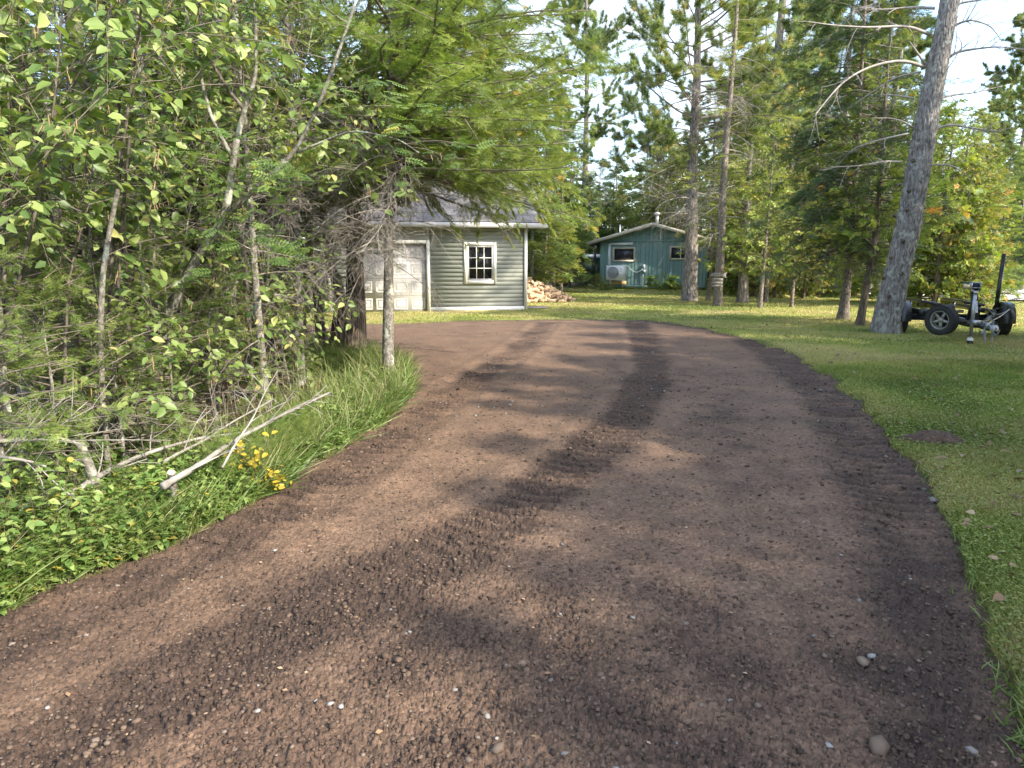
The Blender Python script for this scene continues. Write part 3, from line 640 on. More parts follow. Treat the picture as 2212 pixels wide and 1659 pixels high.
ov, go = .42, .58; pt = .58; rz_ = WH+.02
M_SH = shingle_mat()
rid = (GD/2+ov)*pt
zf = rz_-ov*.0+.10
E0 = (-go, -ov, zf); E1 = (GL+go, -ov, zf); R1 = (GL+go, GD/2, zf+rid); R0 = (-go, GD/2, zf+rid)
roof_slab([E0, E1, R1, R0], .03, 'roof', M_SH, gar)
roof_slab([(GL+go, GD+ov, zf), (-go, GD+ov, zf), (-go, GD/2+.005, zf+rid), (GL+go, GD/2+.005, zf+rid)], .03, 'roof', M_SH, gar)
B = Buf(); B.box((GL/2, -ov-.014, zf-.10), (GL+2*go+.03, .025, .15))
for xs in (-go-.012, GL+go+.012):
    for s, y0 in ((1, -ov), (-1, GD+ov)):
        B.bar((xs, y0, zf-.10), (xs, GD/2, zf+rid-.10), .022, .15)
B.box((GL/2, -ov/2, zf-.165), (GL+2*go-.01, ov, .012))
B.build('fascia', M_FASC, gar)
# wooden step beside the garage
st = thing('wooden_step', 'low weathered grey board step at the right end of the garage', 'step', G(1150, 668, .03), GW.rz)
B = Buf()
B.box((.02, -.01, .07), (.95, .76, .035))
B.build('boards', noisy('grey_boards', [(.3, (.20, .18, .17)), (.7, (.34, .31, .29))], (2, 20, 20), 5, .85), st)
B = Buf(); B.box((.02, -.01, .025), (.9, .72, .05)); B.build('frame', plain('red_brown_wood', (.18, .08, .05), .8), st)

# --- firewood heap
M_WOOD = noisy('split_wood', [(.25, (.42, .27, .15)), (.55, (.62, .44, .28)), (.8, (.74, .56, .38))], (3, 22, 22), 6, .85, .4, .01)
M_BARKW = noisy('firewood_bark', [(.3, (.12, .08, .055)), (.7, (.27, .19, .14))], (12, 12, 12), 6, .9, .6)
protos = []
rf = np.random.RandomState(3)
def log_mesh(k):
    B = Buf(); r = np.random.RandomState(k); Ln = .38+.08*r.rand(); w = .07+.03*r.rand()
    ang = [(.0, 0), (-.9, -.55), (-.55, -.95), (0, -1.12), (.55, -.95), (.9, -.55)] if k % 2 else [(-.1, .6), (-.8, .35), (-.7, -.5), (.1, -.7), (.75, -.4), (.7, .4)]
    V = []
    for x in (-Ln/2, Ln/2): V += [[x+r.randn()*.008, a*w*(1+.15*r.randn()), b*w*(1+.12*r.randn())+(.5*w if k % 2 else 0)] for a, b in ang]
    n = 6; fs = [[i, (i+1) % n, n+(i+1) % n, n+i] for i in range(n)]
    B.add(V, fs[:1]+fs[5:], 0)
    B.also(fs[1:5], 1 if k % 2 else 0)
    c = len(V)//2
    B.also([[0, i+1, i] for i in range(1, n-1)]+[[n, n+i, n+i+1] for i in range(1, n-1)], 0)
    o = B.build('firewood_log', [M_WOOD, M_BARKW]); return o
for k in range(4): protos.append(log_mesh(k))
P0 = at(1150, 600, 29.0); cxp, cyp = G(1141, 648)[0], 28.9
used = set(); cnt = 0
def pile_h(x, y):
    d = sqrt(((x-cxp+.25)/2.05)**2+((y-cyp)/1.7)**2); return max(0, 1.02*(1-d)**.9) if d < 1 else -1
while cnt < 260:
    x = cxp-.9+rf.rand()*2.9; y = cyp-1.6+rf.rand()*2.4; h = pile_h(x, y)
    if h < 0: continue
    k = rf.randint(4); o = protos[k] if k not in used else protos[k].copy()
    if k in used: C.objects.link(o)
    used.add(k)
    o.location = (x, y, max(.05, h*(.8+.2*rf.rand())+.03)); o.rotation_euler = (rf.rand()*6, rf.randn()*.35, rf.rand()*6.28)
    tag(o, 'pale split firewood log lying in the heap behind the garage corner', 'log', 'split logs in the firewood heap'); cnt += 1
B = Buf(); pts = []
for i in range(12):
    for j in range(10):
        x = cxp-2.2+i*.42; y = cyp-1.7+j*.38; pts.append((x, y, max(-.05, pile_h(x, y)*.82-.04)))
me_f = [[i*10+j, (i+1)*10+j, (i+1)*10+j+1, i*10+j+1] for i in range(11) for j in range(9)]
B.add(pts, me_f); tag(B.build('log_heap_core', M_WOOD), 'splintered bark and wood debris filling the inside of the firewood heap', 'wood debris', kind='stuff')

# --- green cabin
M_TEAL = plain('teal_siding', (.195, .310, .292), .6, var=.06, sc=3)
M_TEALD = plain('teal_groove', (.035, .075, .075), .8)
M_CREAM = plain('beige_trim', (.60, .53, .41), .6, var=.04)
M_WHITE = plain('white_paint', (.82, .82, .82), .45, var=.02)
M_DARKSH = noisy('grey_roofing', [(.3, (.16, .15, .14)), (.7, (.28, .27, .25))], (20, 20, 20), 5, .95)
phi = radians(19)
A = G(1295, 625.5); t = 0
rB = ray(1526, 625); dl = np.array([cos(phi), -sin(phi)])
# intersect
M2 = np.array([[dl[0], -rB[0]], [dl[1], -rB[1]]]); sol = np.linalg.solve(M2, -A[:2]); CLn = sol[0]
CWl = Wall(A, A[:2]+dl*CLn); cab = thing('cabin', 'teal green vertical board cabin with beige gable trim behind the pines', 'cabin', (*CWl.A, .02), CWl.rz)
CD = 8.0; base = .12
_, zl = CWl.at(1294, 520); sa, za = CWl.at(1408, 489); sa = CLn/2
za = zl+(CLn/2)*.285
B = Buf()
B.add([[0, 0, base], [CLn, 0, base], [CLn, 0, zl], [CLn/2, 0, za], [0, 0, zl]], [[0, 1, 2], [0, 2, 4], [4, 2, 3]])
B.add([[0, CD, base], [CLn, CD, base], [CLn, CD, zl], [CLn/2, CD, za], [0, CD, zl]], [[0, 2, 1], [0, 4, 2], [4, 3, 2]])
B.add([[0, 0, base], [0, 0, zl], [0, CD, zl], [0, CD, base]], [[0, 1, 2, 3]]); B.add([[CLn, 0, base], [CLn, CD, base], [CLn, CD, zl], [CLn, 0, zl]], [[0, 1, 2, 3]])
x = .10; k = 0
zb = zl-.03; rr = np.random.RandomState(4)
while x < CLn:
    zt = zl+min(x, CLn-x)*.285
    B.box((x, -.006, (base+.14+zb-.10)/2), (.014, .012, zb-.10-base-.14), 1)
    if zt-.05 > zb+.06: B.box((x, -.006, (zb+.04+zt-.02)/2), (.014, .012, zt-.02-zb-.04), 1)
    x += rr.choice([.10, .20, .20, .30])
y = .15
while y < CD:
    B.box((CLn+.006, y, (base+zl)/2), (.012, .014, zl-base), 1); y += .2
B.box((CLn/2, -.012, zb-.03), (CLn, .02, .13)); B.box((.05, -.013, (base+zl)/2), (.1, .022, zl-base-.2)); B.box((CLn-.05, -.013, (base+zl)/2), (.1, .022, zl-base-.2)); B.box((CLn/2, -.012, base+.07), (CLn, .02, .14))
B.build('wall', [M_TEAL, M_TEALD], cab)
B = Buf(); B.box((CLn/2, .5, base/2-.05), (CLn-.4, .6, base+.1)); B.build('foundation', plain('dark_block', (.04, .035, .03), .9), cab)
fo = .55; so_ = .75
for s in (0, 1):
    e = (-so_ if s == 0 else CLn+so_); ze = zl-so_*.285+.06; zr = za+.06
    P = [(e, -fo, ze), (CLn/2, -fo, zr), (CLn/2, CD+fo, zr), (e, CD+fo, ze)] if s == 0 else [(CLn/2+.002, -fo, zr), (e, -fo, ze), (e, CD+fo, ze), (CLn/2+.002, CD+fo, zr)]
    roof_slab(P, .10, 'roof', M_DARKSH, cab)
B = Buf()
for e in (-so_, CLn+so_):
    ze = zl-so_*.285+.06; zr = za+.06
    B.bar((e, -fo-.018, ze-.075), (CLn/2, -fo-.018, zr-.075), .03, .19)
B.build('gable_trim', M_CREAM, cab)
B = Buf(); B.box((CLn/2, -.28, zr-.26), (.12, .5, .14)); B.build('ridge_beam', plain('pale_teal', (.30, .42, .40), .6), cab)
B = Buf(); B.tube([(CLn/2+.10, .6, zr-.05), (CLn/2+.10, .6, zr+.50)], .085, 12, 0); B.lathe([(.085, 0), (.17, .03), (.17, .12), (.03, .2)], (CLn/2+.10, .6, zr+.48), (0, 0, 1), 12); B.build('chimney', noisy('galvanised', [(.3, (.5, .5, .5)), (.7, (.72, .72, .72))], (6, 6, 6), 4, .4, .05, metallic=.6), cab)
vs, vz = CWl.at(1334, 500); B = Buf(); B.tube([(vs, .8, vz-.5), (vs, .8, vz+.42)], .045, 8); B.build('vent_pipe', M_WHITE, cab)
def cabin_window(u0, u1, v0, v1, sl=False):
    x0, z1 = CWl.at(u0, v0); x1, z0 = CWl.at(u1, v1); cx, cz = (x0+x1)/2, (z0+z1)/2; w, h = x1-x0, z1-z0; f = .10
    B = Buf(); B.box((x0+f/2, -.03, cz), (f, .05, h)); B.box((x1-f/2, -.03, cz), (f, .05, h)); B.box((cx, -.031, z0+f/2), (w-2*f, .054, f)); B.box((cx, -.031, z1-f/2), (w-2*f, .054, f))
    if sl: B.box((cx, -.03, cz), (.05, .04, h-2*f), 1)
    o = B.build('window', [M_CREAM, M_WHITE], cab)
    B = Buf(); B.box((cx, -.013, cz), (w-2*f, .006, h-2*f)); B.build('pane', plain('screened_glass', (.035, .037, .045), .25), o)
cabin_window(1324, 1372, 535, 566); cabin_window(1447, 1494, 532, 562, True)
# side door/window trim on the sunlit right wall
B = Buf()
for y in (2.2, 3.0): B.box((CLn+.02, y, (base+2.1)/2+.1), (.04, .1, 2.0))
B.box((CLn+.021, 2.6, 2.2), (.042, .9, .1)); B.box((CLn+.02, 1.1, 1.75), (.04, .9, .9)); B.build('door_frame', M_CREAM, cab)
B = Buf(); B.box((CLn+.046, 1.1, 1.75), (.01, .72, .72)); B.build('pane', M_GLASSD, cab)
# --- heat pump on the cabin wall
x0, z1 = CWl.at(1314, 574); x1, z0 = CWl.at(1352, 606); zc = (z0+z1)/2; W_, H_ = x1-x0, z1-z0
hp = thing('heat_pump', 'white outdoor heat pump unit bracketed to the teal cabin wall', 'heat pump', (*CWl.A, .02), CWl.rz)
cx = (x0+x1)/2; B = Buf(); B.box((cx, -.32, zc), (W_, .36, H_)); 
for s in (-1, 1): B.box((cx+s*(W_/2+.006), -.32, zc), (.012, .37, H_+.01))
B.box((cx+W_*.30, -.503, zc+H_*.28), (.12, .004, .035), 1); B.box((cx+W_*.28, -.503, zc+H_*.12), (.09, .004, .03), 1)
B.build('casing', [M_WHITE, plain('grey_badge', (.35, .36, .38), .5)], hp)
B = Buf(); fcx = cx-W_*.14; fr = H_*.42
B.lathe([(fr, 0), (fr, .03), (fr*.94, .035), (fr*.94, 0)], (fcx, -.498, zc), (0, -1, 0), 28)
for k in range(9):
    r = fr*(.1+.1*k); B.lathe([(r, .02), (r+.012, .024), (r+.012, .012)], (fcx, -.498, zc), (0, -1, 0), 24)
for k in range(-4, 5):
    hgt = sqrt(max(0, 1-(k/5)**2))*fr; B.box((fcx+k*fr/5, -.527, zc), (.012, .01, 2*hgt))
B.build('fan_grille', plain('grille', (.55, .57, .60), .5), hp)
B = Buf(); B.lathe([(.001, 0), (fr*.93, .002)], (fcx, -.503, zc), (0, -1, 0), 24); B.build('fan', plain('fan_dark', (.16, .17, .20), .6), hp)
for s in (-1, 1):
    B = Buf(); xx = cx+s*W_*.33; B.bar((xx, 0, z0-.03), (xx, -.52, z0-.03), .04); B.bar((xx, 0, z0-.40), (xx, -.45, z0-.05), .035); B.bar((xx, -.02, z0-.42), (xx, -.02, z0), .04); B.build('bracket', M_WHITE, hp)
B = Buf(); B.box((cx+W_*.12, -.04, z0-.16), (W_*.8, .06, .22)); B.build('backing_board', noisy('new_pine', [(.3, (.52, .34, .15)), (.7, (.66, .46, .22))], (3, 20, 20), 5, .8), hp)
xa, za_ = CWl.at(1317, 527); xb, _ = CWl.at(1364, 527); B = Buf(); dw = .14
B.box((xa, -.05, (z1-.05+za_)/2), (dw, .08, za_-z1+.05)); B.box(((xa+xb)/2+dw/2, -.05, za_-.02), (xb-xa-dw+.16, .081, dw*.95)); B.box((xb+.03, -.05, za_-.02), (.1, .1, .19)); B.build('line_cover', M_WHITE, hp)
eb = thing('electrical_box', 'small grey electrical box with conduit on the teal cabin wall', 'electrical box', (*CWl.A, .02), CWl.rz)
ex, ez = CWl.at(1391, 577); B = Buf(); B.box((ex, -.06, ez), (.14, .1, .26)); B.box((ex+.02, -.075, ez-.26), (.16, .12, .18)); B.build('box', plain('box_grey', (.38, .42, .44), .5), eb)
B = Buf(); B.tube([(ex-.02, -.06, ez-.3), (ex-.02, -.06, 0.02)], .02, 6)
t = np.linspace(0, 1, 12); B.tube(np.stack([x1+.05+(ex-x1-.1)*t, -.12+0*t, ez-.03+.10*np.cos(t*3)-.28*np.sin(t*pi)], 1), .022, 6); B.build('conduit', plain('conduit', (.42, .47, .48), .5), eb)

# --- shed, poles behind the cabin
sh = thing('shed', 'small dull green shed with pale flat roof beyond the tall pine', 'shed', G(1237, 619.5), radians(-6))
B = Buf(); B.box((.95, .9, .95), (1.6, 1.8, 1.9)); B.build('wall', plain('shed_green', (.13, .23, .20), .8, var=.25), sh)
B = Buf(); B.box((.95, -.012, .9), (.6, .02, 1.7)); B.build('door', plain('shed_door', (.25, .36, .33), .8, var=.3), sh)
B = Buf(); B.bar((.95, -.3, 1.93), (.95, 2.2, 2.15), 2.0, .06); B.build('roof', plain('pale_roof', (.55, .57, .55), .7), sh)
ln = thing('lean_to', 'open lean-to with pale sheet roof and red brown back wall', 'lean-to', G(1212, 619), 0)
B = Buf(); B.bar((-.4, .2, 1.55), (.75, .2, 1.15), 1.2, .04); B.build('roof', plain('sheet_roof', (.62, .62, .58), .7), ln)
B = Buf(); B.box((.2, .7, .55), (1.1, .05, 1.1)); B.build('wall', plain('red_brown_board', (.25, .09, .04), .8), ln)
B = Buf(); B.bar((-.35, -.3, 0), (-.35, -.3, 1.5), .07); B.build('post', plain('yellow_post', (.50, .42, .25), .8), ln)
pl = thing('utility_pole', 'slim bare wooden pole standing by the left corner of the cabin', 'pole', G(1283, 621))
B = Buf(); B.tube([(0, 0, -.1), (.05, 0, 3.9)], [.085, .07], 8); B.build('pole', noisy('weathered_pole', [(.3, (.16, .12, .09)), (.7, (.33, .27, .22))], (8, 8, 1), 5, .9), pl)
B = Buf(); B.box((.13, -.02, .65), (.09, .09, 1.5)); B.build('post', plain('grey_post', (.50, .48, .42), .8), pl)
lp = thing('leaning_rod', 'thin white rod leaning beside the slim wooden pole', 'rod', G(1269, 621))
B = Buf(); B.tube([(0, 0, 0), (.42, .1, 2.7)], .018, 6); B.build('rod', M_WHITE, lp)

# --- red swing set, slide, chair
M_RED = noisy('red_stained_wood', [(.3, (.26, .085, .06)), (.7, (.42, .18, .14))], (3, 12, 12), 4, .7, .1)
M_LOGW = noisy('peeled_pole', [(.3, (.34, .24, .17)), (.7, (.52, .40, .30))], (8, 8, 2), 4, .8, .1)
a = G(1571, 628.5); b = G(1674, 634.5); sw = thing('swing_set', 'wooden A-frame swing set with a red bench swing under the cedars', 'swing set', (0, 0, 0))
top1 = at(1612, 552, a[1]+.2); top2 = at(1645, 552, b[1]+.3); top1[2] = top2[2] = 2.05
for nm, p, q, mt in (('leg', a, top1, M_RED), ('leg', a+np.array([.3, 2.0, 0]), top1, M_RED), ('leg', b, top2, M_LOGW), ('leg', b+np.array([-.4, 2.0, 0]), top2, M_LOGW)):
    B = Buf(); B.tube([p, q], .065, 8); B.build(nm, mt, sw)
B = Buf(); B.tube([top1+(top1-top2)*.1, top2+(top2-top1)*.1], .07, 8); B.build('top_beam', M_RED, sw)
s0 = at(1606, 606, 38.8); s1 = at(1641, 606, 38.6); s0[2] = s1[2] = .52; s0[1] = s1[1]
bs = Buf(); bc = (s0+s1)/2; wd = s1[0]-s0[0]
for i in range(4): bs.box(bc+np.array([0, -.22+i*.13, 0]), (wd, .1, .03))
for i in range(4): bs.box(bc+np.array([0, .28+.03*i, .1+i*.13]), (wd, .03, .1))
for s in (-1, 1): bs.box(bc+np.array([s*wd/2, 0, .24]), (.05, .55, .06)); bs.box(bc+np.array([s*wd/2, -.22, .12]), (.05, .05, .26)); bs.box(bc+np.array([s*wd/2, 0, -.04]), (.06, .6, .06))
bn = bs.build('bench', M_RED, sw)
for s, tt in ((-1, top1), (1, top2)):
    B = Buf(); B.tube([bc+np.array([s*wd/2, -.2, .27]), [bc[0]+s*wd/2, bc[1]+.0, 2.0]], .012, 5); B.tube([bc+np.array([s*wd/2, .3, .5]), [bc[0]+s*wd/2, bc[1], 2.0]], .012, 5); B.build('chain', plain('chain_steel', (.4, .4, .4), .4, metallic=.8), bn)
ysl = thing('play_slide', 'yellow plastic play slide on the grass left of the swing set', 'slide', G(1556, 628), radians(-25))
B = Buf(); t = np.linspace(0, 1, 14)
for i in range(13):
    for y0, y1, z0_, z1_ in ((-.25, .25, 0, 0), (-.28, -.25, .12, 0), (.25, .28, 0, .12)):
        zz = lambda q: .06+.55*(1/(1+np.exp((q-.55)*9))); xa_, xb_ = t[i]*1.4-.8, t[i+1]*1.4-.8
        B.add([[xa_, y0, zz(t[i])+z0_], [xb_, y0, zz(t[i+1])+z0_], [xb_, y1, zz(t[i+1])+z1_], [xa_, y1, zz(t[i])+z1_]], [[0, 1, 2, 3]])
B.build('chute', plain('yellow_plastic', (.80, .60, .12), .4), ysl)
B = Buf(); B.box((-.7, 0, .28), (.08, .5, .56)); B.build('ladder', plain('yellow_plastic', (.70, .50, .10), .4), ysl)
ch = thing('lawn_chair', 'white metal lawn chair with rounded back beside a far trunk', 'chair', G(1703, 628), radians(150))
B = Buf(); th = np.linspace(0, pi, 12); B.tube(np.stack([.27*np.cos(th), 0*th+.22, .42+.42*np.sin(th)], 1), .022, 6); B.build('back', M_WHITE, ch)
B = Buf(); B.box((0, 0, .40), (.54, .46, .04)); B.build('seat', M_WHITE, ch)
for sx in (-1, 1):
    for sy in (-1, 1): B = Buf(); B.tube([(sx*.24, sy*.2, .4), (sx*.27, sy*.24, 0)], .018, 6); B.build('leg', M_WHITE, ch)

# --- pale gravel yard beyond the right hand cedars, rocks along the lawn
lot = Buf(); lot.add([[17.0, 33.5, .13], [17.6, 29.5, .13], [20, 28, .13], [48, 27, .13], [130, 60, .13], [130, 125, .13], [62, 125, .13]], [[0, 1, 2], [0, 2, 3], [0, 3, 4], [0, 4, 5], [0, 5, 6]])
lo_ = lot.build('gravel_yard', noisy('pale_gravel', [(.3, (.52, .50, .47)), (.7, (.70, .68, .65))], (6, 6, 6), 6, .95)); lo_['kind'] = 'structure'
M_ROCK = noisy('field_stone', [(.3, (.22, .19, .17)), (.7, (.42, .37, .33))], (5, 5, 5), 6, .9, .5, .02)
rk = [(1988, 655, .16, 'pinkish rounded boulder furthest left along the lawn edge'), (2003, 649, .22, 'flat grey rock between the cedars behind the trailer'), (2020, 656, .17, 'low brown rock behind the spare wheel'), (2047, 652, .26, 'large pale rock behind the spare wheel of the trailer'), (2064, 656, .22, 'pale slanted rock just right of the large pale one'), (2080, 660, .2, 'small tan rock behind the trailer winch'), (1872, 643, .24, 'pinkish rock heap piece left of the leaning pine'), (1885, 637, .30, 'pink boulder seen left of the leaning pine'), (1896, 650, .2, 'grey boulder low beside the leaning pine trunk')]
for i, (u, v, s, lb) in enumerate(rk):
    V, F = rock_t(20+i, .6); r_ = np.random.RandomState(i); p = G(u, v)
    bm = Buf(); bm.add(V*s*np.array([1.3, 1, .9]), F); o = bm.build('field_rock', M_ROCK, smooth=False); o.location = (p[0], p[1], .06+s*.25); o.rotation_euler = (0, 0, r_.rand()*6)
    md = o.modifiers.new('sub', 'SUBSURF'); md.levels = md.render_levels = 1
    tag(o, lb, 'rock', 'rocks along the far lawn edge')
# parked vehicles glimpsed beyond the trees
def car(loc, rz, col, label, cat='car'):
    c = thing('parked_car', label, cat, loc, rz); B = Buf()
    prof = [(-2.2, .35), (-2.25, .8), (-1.5, .95), (-.9, 1.42), (.7, 1.45), (1.4, .98), (2.15, .85), (2.2, .35)]
    V = [[x, s*(.85 if z < 1 else .68), z] for s in (-1, 1) for x, z in prof]; n = len(prof)
    B.add(V, [[i, i+1, n+i+1, n+i] for i in range(n-1)]+[[0, n, 2*n-1, n-1]]); B.also([[0, i, i+1] for i in range(1, n-1)]+[[n, n+i+1, n+i] for i in range(1, n-1)]); B.build('body', plain('car_paint', col, .25), c)
    for x in (-1.35, 1.35):
        for s in (-1, 1): B = Buf(); B.lathe([(.01, .1), (.3, .1), (.33, .05), (.33, -.05), (.3, -.1), (.01, -.1)], (x, s*.8, .33), (0, 1, 0), 20); B.build('wheel', plain('tyre', (.02, .02, .02), .8), c)
    B = Buf()
    for s in (-1, 1): B.add([[-1.35, s*.80, .98], [1.2, s*.82, 1.0], [.65, s*.69, 1.38], [-.85, s*.69, 1.36]], [[0, 1, 2, 3]])
    B.build('window', M_GLASSD, c)
car(at(2198, 612, 50)*np.array([1, 1, 0]), radians(10), (.05, .12, .30), 'blue car parked on the pale gravel at the right edge')
car(at(2030, 590, 62)*np.array([1, 1, 0]), radians(25), (.70, .70, .70), 'white car parked on the gravel yard behind the cedars')

# --- name boards on the spruce trunk
bd_p = at(1549, 600, 24.62); bx = lambda u: at(u, 600, 24.62)[0]-bd_p[0]; bz = lambda v: at(1549, v, 24.62)[2]-bd_p[2]
sg = thing('name_board', 'stack of weathered wooden name boards nailed to a lawn spruce trunk', 'sign', bd_p)
M_BOARD = noisy('weathered_board', [(.3, (.20, .19, .17)), (.7, (.31, .29, .26))], (3, 30, 30), 5, .85, .15)
M_LET = plain('burnt_lettering', (.012, .011, .011), .8)
def z_(v): return (v/27.66+670)*.8641
def x_(u): return (u/27.66+1760)*.8641
def board(u0, u1, v0, v1, fish=False):
    x0, x1, za, zb = bx(x_(u0)), bx(x_(u1)), bz(z_(v1)), bz(z_(v0)); B = Buf()
    if not fish: B.box(((x0+x1)/2, -.012, (za+zb)/2), (x1-x0, .025, zb-za))
    else:
        q = (zb-za); tl = .16; zc = (za+zb)/2
        Pp = [(x0, zc), (x0+.06, zb-.03), (x0+.16, zb), (x1-tl-.06, zb), (x1-tl, zc+q*.22), (x1, zb+.02), (x1-.05, zc), (x1, za-.02), (x1-tl, zc-q*.22), (x1-tl-.06, za), (x0+.16, za), (x0+.06, za+.03)]
        V = [[x, -.025, z] for x, z in Pp]+[[x, 0, z] for x, z in Pp]; n = len(Pp); cc = [[(x0+x1)/2, -.025, zc]]
        B.add(V+cc, [[i, (i+1) % n, n+(i+1) % n, n+i] for i in range(n)]); B.also([[2*n, (i+1) % n, i] for i in range(n)])
    return B.build('board', M_BOARD, sg)
def letters(txt, par, u0, u1, v0, v1):
    cu = bpy.data.curves.new('t', 'FONT'); cu.body = txt; cu.extrude = .002; cu.offset = .004; cu.align_x = 'CENTER'; cu.align_y = 'CENTER'
    to = bpy.data.objects.new('t', cu); C.objects.link(to); bpy.context.view_layer.update()
    me = bpy.data.meshes.new_from_object(to.evaluated_get(bpy.context.evaluated_depsgraph_get())); bpy.data.objects.remove(to)
    co_ = np.array([v.co[:] for v in me.vertices]); mn, mx_ = co_.min(0), co_.max(0)
    x0, x1, za, zb = bx(x_(u0)), bx(x_(u1)), bz(z_(v1)), bz(z_(v0))
    me.materials.clear(); me.materials.append(M_LET)
    n = co_.copy(); n[:, 0] = x0+(co_[:, 0]-mn[0])/(mx_[0]-mn[0])*(x1-x0); n[:, 2] = za+(co_[:, 1]-mn[1])/(mx_[1]-mn[1])*(zb-za); n[:, 1] = -.0275+.001*np.sign(-co_[:, 2])
    me.vertices.foreach_set('co', n.astype(np.float32).ravel()); me.update()
    o = bpy.data.objects.new('lettering', me); C.objects.link(o); o.parent = par
o = board(400, 1570, 330, 665, True); letters('SCHLIEPS', o, 600, 1390, 355, 485); letters('FISH HOUSE', o, 500, 1420, 525, 655)
for t_, a0, a1, b0, b1 in (('KANNEL', 560, 1280, 715, 890), ('KESSLER', 550, 1275, 950, 1110), ('BENGER', 570, 1260, 1165, 1335)):
    o = board(a0, a1, b0, b1); letters(t_, o, a0+50, a1-40, b0+25, b1-25)
# ------------------------------------------------------------------ boat trailer
wr = G(2161, 730); wl_d = np.array([-.955, .297]); fwd = np.array([-.297, -.955]); TRK = 1.95
mid = wr[:2]+wl_d*TRK/2
tr = thing('boat_trailer', 'black boat trailer with spare wheel and winch parked on the lawn', 'trailer', (mid[0], mid[1], .06), atan2(fwd[1], fwd[0]))
# local: +x = towards coupler, +y = trailer left seen from behind => image right is -y or +y resolved below
def Lc(w):      # world -> local
    d = np.array(w[:2])-mid; f = fwd; s = np.array([-fwd[1], fwd[0]]); return np.array([d@f, d@s, w[2]-.06])
right_y = Lc(wr)[1]        # sign of image-right side
SG = 1 if right_y > 0 else -1
M_BLK = plain('black_trailer_paint', (.022, .023, .027), .35, spec=.6)
M_TYRE = noisy('tyre_rubber', [(.3, (.020, .020, .021)), (.7, (.042, .041, .040))], (8, 8, 8), 4, .75, .1)
M_ALU = noisy('alloy', [(.3, (.22, .21, .19)), (.7, (.34, .33, .30))], (8, 8, 8), 4, .4, .05, metallic=.4)
M_ZINC = noisy('zinc_plate', [(.3, (.26, .28, .29)), (.7, (.44, .46, .48))], (15, 15, 15), 4, .35, .08, metallic=.7)
def wheel(c, axis, R=.315, w=.20, name='wheel', parent=tr):
    o = Buf(); c = np.array(c); axis = nrm(np.array(axis, float))
    pr = [(R*.62, -w*.42), (R*.70, -w*.5), (R*.88, -w*.5), (R*.97, -w*.40)]
    for k in range(5):
        y = -w*.36+k*w*.18; pr += [(R, y-w*.07), (R, y+w*.07), (R*.972, y+w*.075), (R*.972, y+w*.105)]
    pr += [(R*.97, w*.40), (R*.88, w*.5), (R*.70, w*.5), (R*.62, w*.42)]
    o.lathe(pr, c, axis, 40); tire = o.build(name, M_TYRE, parent, True)
    o = Buf(); o.lathe([(R*.63, -w*.42), (R*.60, w*.25), (R*.62, w*.44), (R*.56, w*.40), (R*.54, w*.1), (R*.50, -w*.1)], c, axis, 36)
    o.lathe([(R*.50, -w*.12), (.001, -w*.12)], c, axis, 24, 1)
    u = nrm(np.cross(axis, (0, 0, 1))); v = np.cross(axis, u)
    for k in range(5):
        a = k*2*pi/5+.4; d = cos(a)*u+sin(a)*v; t_ = -sin(a)*u+cos(a)*v
        V = [c+axis*w*.26+d*R*.10+t_*s*R*.11 for s in (-1, 1)]+[c+axis*w*.34+d*R*.57+t_*s*R*.055 for s in (1, -1)]
        V += [p-axis*.03 for p in V]; o.add(V, [[0, 1, 2, 3], [0, 4, 5, 1], [1, 5, 6, 2], [3, 2, 6, 7], [0, 3, 7, 4]])
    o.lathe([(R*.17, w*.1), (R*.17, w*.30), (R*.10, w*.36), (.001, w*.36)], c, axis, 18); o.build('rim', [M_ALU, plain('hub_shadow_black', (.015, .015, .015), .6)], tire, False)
for s in (-1, 1): wheel((0, s*TRK/2, .315), (0, s, 0))
for s in (-1, 1):   # fenders
    B = Buf(); th = np.linspace(radians(-8), radians(188), 16); r = .385
    A_ = [(r*cos(a), .33+r*sin(a)) for a in th]
    for y0, y1, dr in ((-.12, .12, 0),):
        V = []; F = []
        for (x, z) in A_: V += [[x, s*TRK/2-.12, z], [x, s*TRK/2+.12, z]]
        V2 = [[x*.975, y, .33+(z-.33)*.975] for x, y, z in V]
        n = len(V); F = [[2*i, 2*i+1, 2*i+3, 2*i+2] for i in range(len(A_)-1)]; F2 = [[n+a for a in f[::-1]] for f in F]
        E = [[2*i, 2*i+2, n+2*i+2, n+2*i] for i in range(len(A_)-1)]+[[2*i+1, n+2*i+1, n+2*i+3, 2*i+3] for i in range(len(A_)-1)]
        B.add(V+V2, F+F2+E)
    B.build('fender', M_BLK, tr)
fz = .50
B = Buf()
B.bar((0, -TRK/2+.1, .33), (0, TRK/2-.1, .33), .08); B.build('axle', M_BLK, tr)
for s in (-1, 1):      # side rails sweeping in to the tongue
    B = Buf(); y0 = s*(TRK/2-.24); P = [(-2.6, y0, fz), (-.3, y0, fz), (.15, y0, fz), (.5, y0*.9, fz-.02), (.95, y0*.62, fz-.07), (1.45, y0*.25, fz-.14), (1.75, s*.05, fz-.16)]
    for a, b in zip(P[:-1], P[1:]): B.bar(a, tuple(np.array(b)+.02*nrm(np.array(b)-np.array(a))), .05, .105)
    B.bar((-.05, y0, fz-.05), (-.05, y0, .33), .07, .16); B.bar((0, y0, fz), (0, s*TRK/2-s*.02, fz+.12), .05)
    B.build('side_rail', M_BLK, tr)
